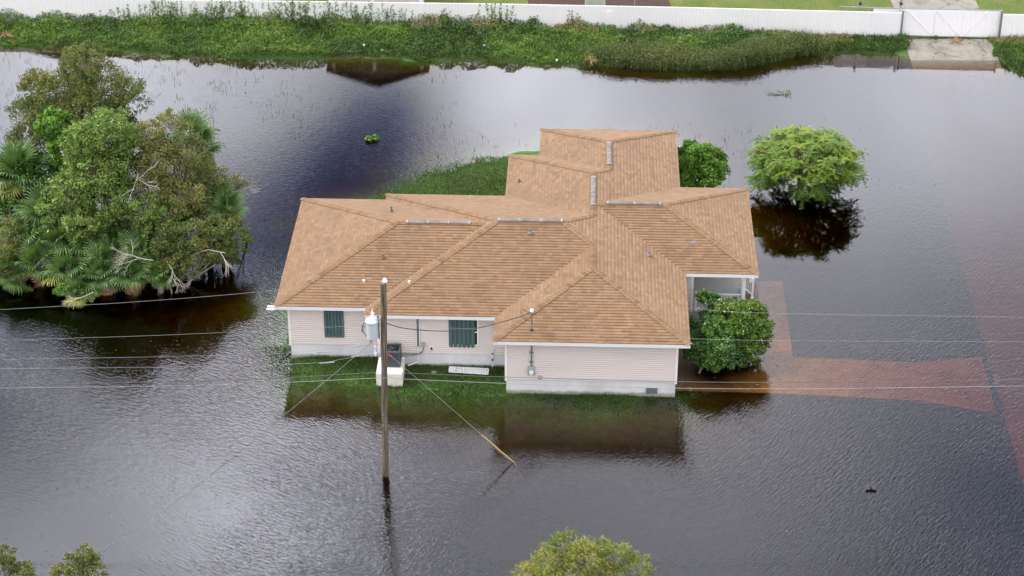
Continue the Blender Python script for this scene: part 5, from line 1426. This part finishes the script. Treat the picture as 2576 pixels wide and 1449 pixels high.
tag(leaf_mesh('climbing_vines', np.array(Vs), np.clip(np.array(Ts), 0, 1), LM['weed']), 'green vines climbing the left half of the white fence', 'vines', kind='stuff')

# --- grass round the house and in the shallows
def in_house(P):
    u = CY * P[:, 0] - SY * P[:, 1]; v = SY * P[:, 0] + CY * P[:, 1]
    return sdist(np.column_stack([u, v]), np.array(FULL)) < 0.02
Pg = np.concatenate([scatter(-14.5, 9, 76.0, 83.0, 90000), scatter(-8, 3, 91.5, 102, 60000), scatter(-15, -12.4, 80, 93, 12000), scatter(4.5, 13, 92, 101, 20000)])
zg = zt(Pg, True); s_ = sdist(Pg, ISLE) + 1.3 * (vnoise(Pg, 1.6, 3) - 0.5)
keep = (~in_house(Pg)) & (RNG.random(len(Pg)) < np.clip(1.0 - np.clip(s_, 0, 9) / 2.2, 0, 1) ** 2) & (sdist(Pg, DRIVE) > 0.05)
Pg, zg = Pg[keep], zg[keep]
hg = RNG.uniform(0.06, 0.15, len(Pg)) * (0.7 + 0.6 * vnoise(Pg, 0.8, 31))
Vg = blades(Pg, zg, hg, 0.011, 0.9)
tg = 0.28 + 0.40 * vnoise(Pg, 1.3, 32) + np.where(Pg[:, 1] > 88, 0.22, 0.0); tg = np.clip(np.concatenate([tg, tg]) + .15 * RNG.normal(size=2 * len(tg)), 0, 1)
tag(leaf_mesh('grass', Vg, tg, LM['grass']), 'lawn grass round the house rising out of the shallow water', 'grass', kind='stuff')
# drowned stalks dotting the back water
Ps = np.concatenate([scatter(-34, -16, 98, 116.5, 5200), scatter(-20, -3, 104, 114.5, 1700), scatter(-12, 16, 99, 106, 900), scatter(-15, -11, 80, 96, 500), scatter(8, 16, 92, 104, 500), scatter(-32, -12, 76, 84, 260), scatter(10, 22, 98, 108, 90)])
dn = vnoise(Ps, 2.2, 41) * vnoise(Ps, 0.7, 42)
Ps = Ps[(dn > 0.22) & (zt(Ps) < 0.0) & ~in_house(Ps)]
Vp = blades(Ps, np.full(len(Ps), -0.1), RNG.uniform(0.16, 0.34, len(Ps)), 0.009, 0.8)
tag(leaf_mesh('flooded_grass', Vp, RNG.random(2 * len(Ps)), LM['stalk']), 'thin grass stalks poking out of the back flood water', 'grass', kind='stuff')

# ------------------------------------------------------------------ floating debris and litter
def small_sprig(name, label, px, py, nclump, sp, mat, cat, L=.14, w=.08, zz=.1):
    p = un(px, py); r = empty(name, (p[0], p[1], 0)); tag(r, label, cat)
    cl_ = RNG.normal(size=(nclump, 3)) * np.array([sp, sp * .6, 0.05]) + np.array([0, 0, zz])
    V, t = crown_leaves(cl_, np.full(nclump, .16), 12, L, w)
    leaf_mesh('foliage', V, t, mat, r)
    tb = MB()
    for q in cl_: tb.tube([(0, 0, -0.05), (q[0] * .6, q[1] * .6, .06), tuple(q)], [.02, .014, .008], 5, False)
    tb.build('stem', M['darkbark'], r)
small_sprig('floating_branch', 'leafy green branch floating on open water behind the house', 940, 351, 9, .28, LM['bright'], 'branch', .16, .1, .14)
small_sprig('water_plant', 'small patch of green leaves floating by the umbrella tree', 1972, 240, 12, .38, LM['fresh'], 'plant', .08, .04, .02)
mb = MB(); a, b = un(492, 320, .02), un(553, 327, .02); mb.tube([a, (a + b) / 2 + np.array([0, .05, .03]), b], [.012, .02, .03], 6); tag(mb.build('floating_stick', M['darkbark']), 'thin dark stick floating beside the grove', 'stick')
db = un(2191, 1232); fd_ = empty('floating_debris', (db[0], db[1], 0)); tag(fd_, 'dark pipe bracket sticking out of the water at lower right', 'debris')
mb = MB()
for sg in (-1, 1): mb.tube([(sg * .06, 0, .06), (sg * .20, 0, .09), (sg * .21, .04, .16), (sg * .06, .04, .15)], .024, 6); mb.tube([(sg * .2, 0, -.2), (sg * .2, 0, .1)], .022, 6)
mb.tube([(-.22, 0, .03), (.22, 0, .03)], .02, 6); mb.build('bracket', M['rustvent'], fd_)
mb = MB(); mb.lathe((0, 0, 0.02), [(.05, 0), (.05, .1), (.03, .13)], 10); mb.build('cap', M['black'], fd_)
def frond_pile(label, px, py, z, n, sp):
    p = un(px, py, z); mb = MB()
    for k in range(n):
        a = random.uniform(0, 6.283); L = random.uniform(.4, 1) * sp
        mb.tube([(0.1 * math.cos(a), 0.1 * math.sin(a), .05), (L * .5 * math.cos(a), L * .5 * math.sin(a), .14 * random.random() + .08), (L * math.cos(a + .2), L * math.sin(a + .2), .03)], [.022, .018, .008], 4, False)
    o = mb.build('dead_frond', M['deadfrond']); o.location = p; tag(o, label, 'frond')
frond_pile('brown dead palm frond lying on the concrete before the gate', 2402, 105, .14, 26, .62)
frond_pile('brown dead palm frond on the weeds beside the water', 1487, 153, .3, 18, .7)
frond_pile('brown dead palm frond on the far left of the bank', 15, 91, .35, 16, .6)
mb = MB(); p = un(2354, 98, .16); mb.lathe(p, [(.0, 0), (.12, .02), (.14, .1), (.08, .2), (0.02, .24)], 10); tag(mb.build('rubbish_bag', M['black']), 'small black rubbish lump at the foot of the gate', 'rubbish')
q = un(1092, 938, .1); mb = MB(); mb.lathe((q[0], q[1], .06), [(.05, 0), (.15, .03), (.13, .09), (.04, .12)], 10); tag(mb.build('stone', M['concrete']), 'small pale stone in the grass left of the lattice panel', 'stone')
for k, (px, py, z) in enumerate(((915, 117, .35), (960, 130, .3), (1216, 118, .35), (1400, 155, .2))):
    p = un(px, py, z); mb = MB(); a = random.uniform(0, 3)
    mb.add([(0, 0, 0), (.16 * math.cos(a), .16 * math.sin(a), .04), (.12, .12, .12), (-.05, .1, .09), (.05, .02, .14)], [(0, 1, 4), (1, 2, 4), (2, 3, 4), (3, 0, 4)])
    o = mb.build('paper_scrap', M['white']); o.location = p; tag(o, 'scrap of white litter caught in the weeds of the bank', 'litter', 'scraps of litter on the bank')

Pl = np.concatenate([np.array([un(x, y)[:2] for x, y in zip(RNG.uniform(a, b, n), RNG.uniform(c, d, n))]) for a, b, c, d, n in ((0, 750, 1200, 1449, 170), (1950, 2570, 860, 1010, 110), (1720, 2000, 900, 990, 90), (0, 700, 820, 1000, 70), (1000, 1350, 360, 500, 40), (300, 2570, 1040, 1440, 70))])
Vl = diamonds(np.column_stack([Pl, np.full(len(Pl), 0.006)]), rand_unit(len(Pl)) * np.array([1, 1, 0.02]), np.tile([0, 0, 1.0], (len(Pl), 1)), RNG.uniform(.04, .13, len(Pl)), RNG.uniform(.02, .06, len(Pl)))
LM['litter'] = leafmat('floating leaf litter', [(0, (0.03, 0.02, 0.012)), (0.6, (0.16, 0.11, 0.05)), (1, (0.45, 0.42, 0.36))])
tag(leaf_mesh('leaf_litter', Vl, RNG.random(len(Pl)), LM['litter']), 'specks of leaf litter drifting on the flood water', 'litter', kind='stuff')
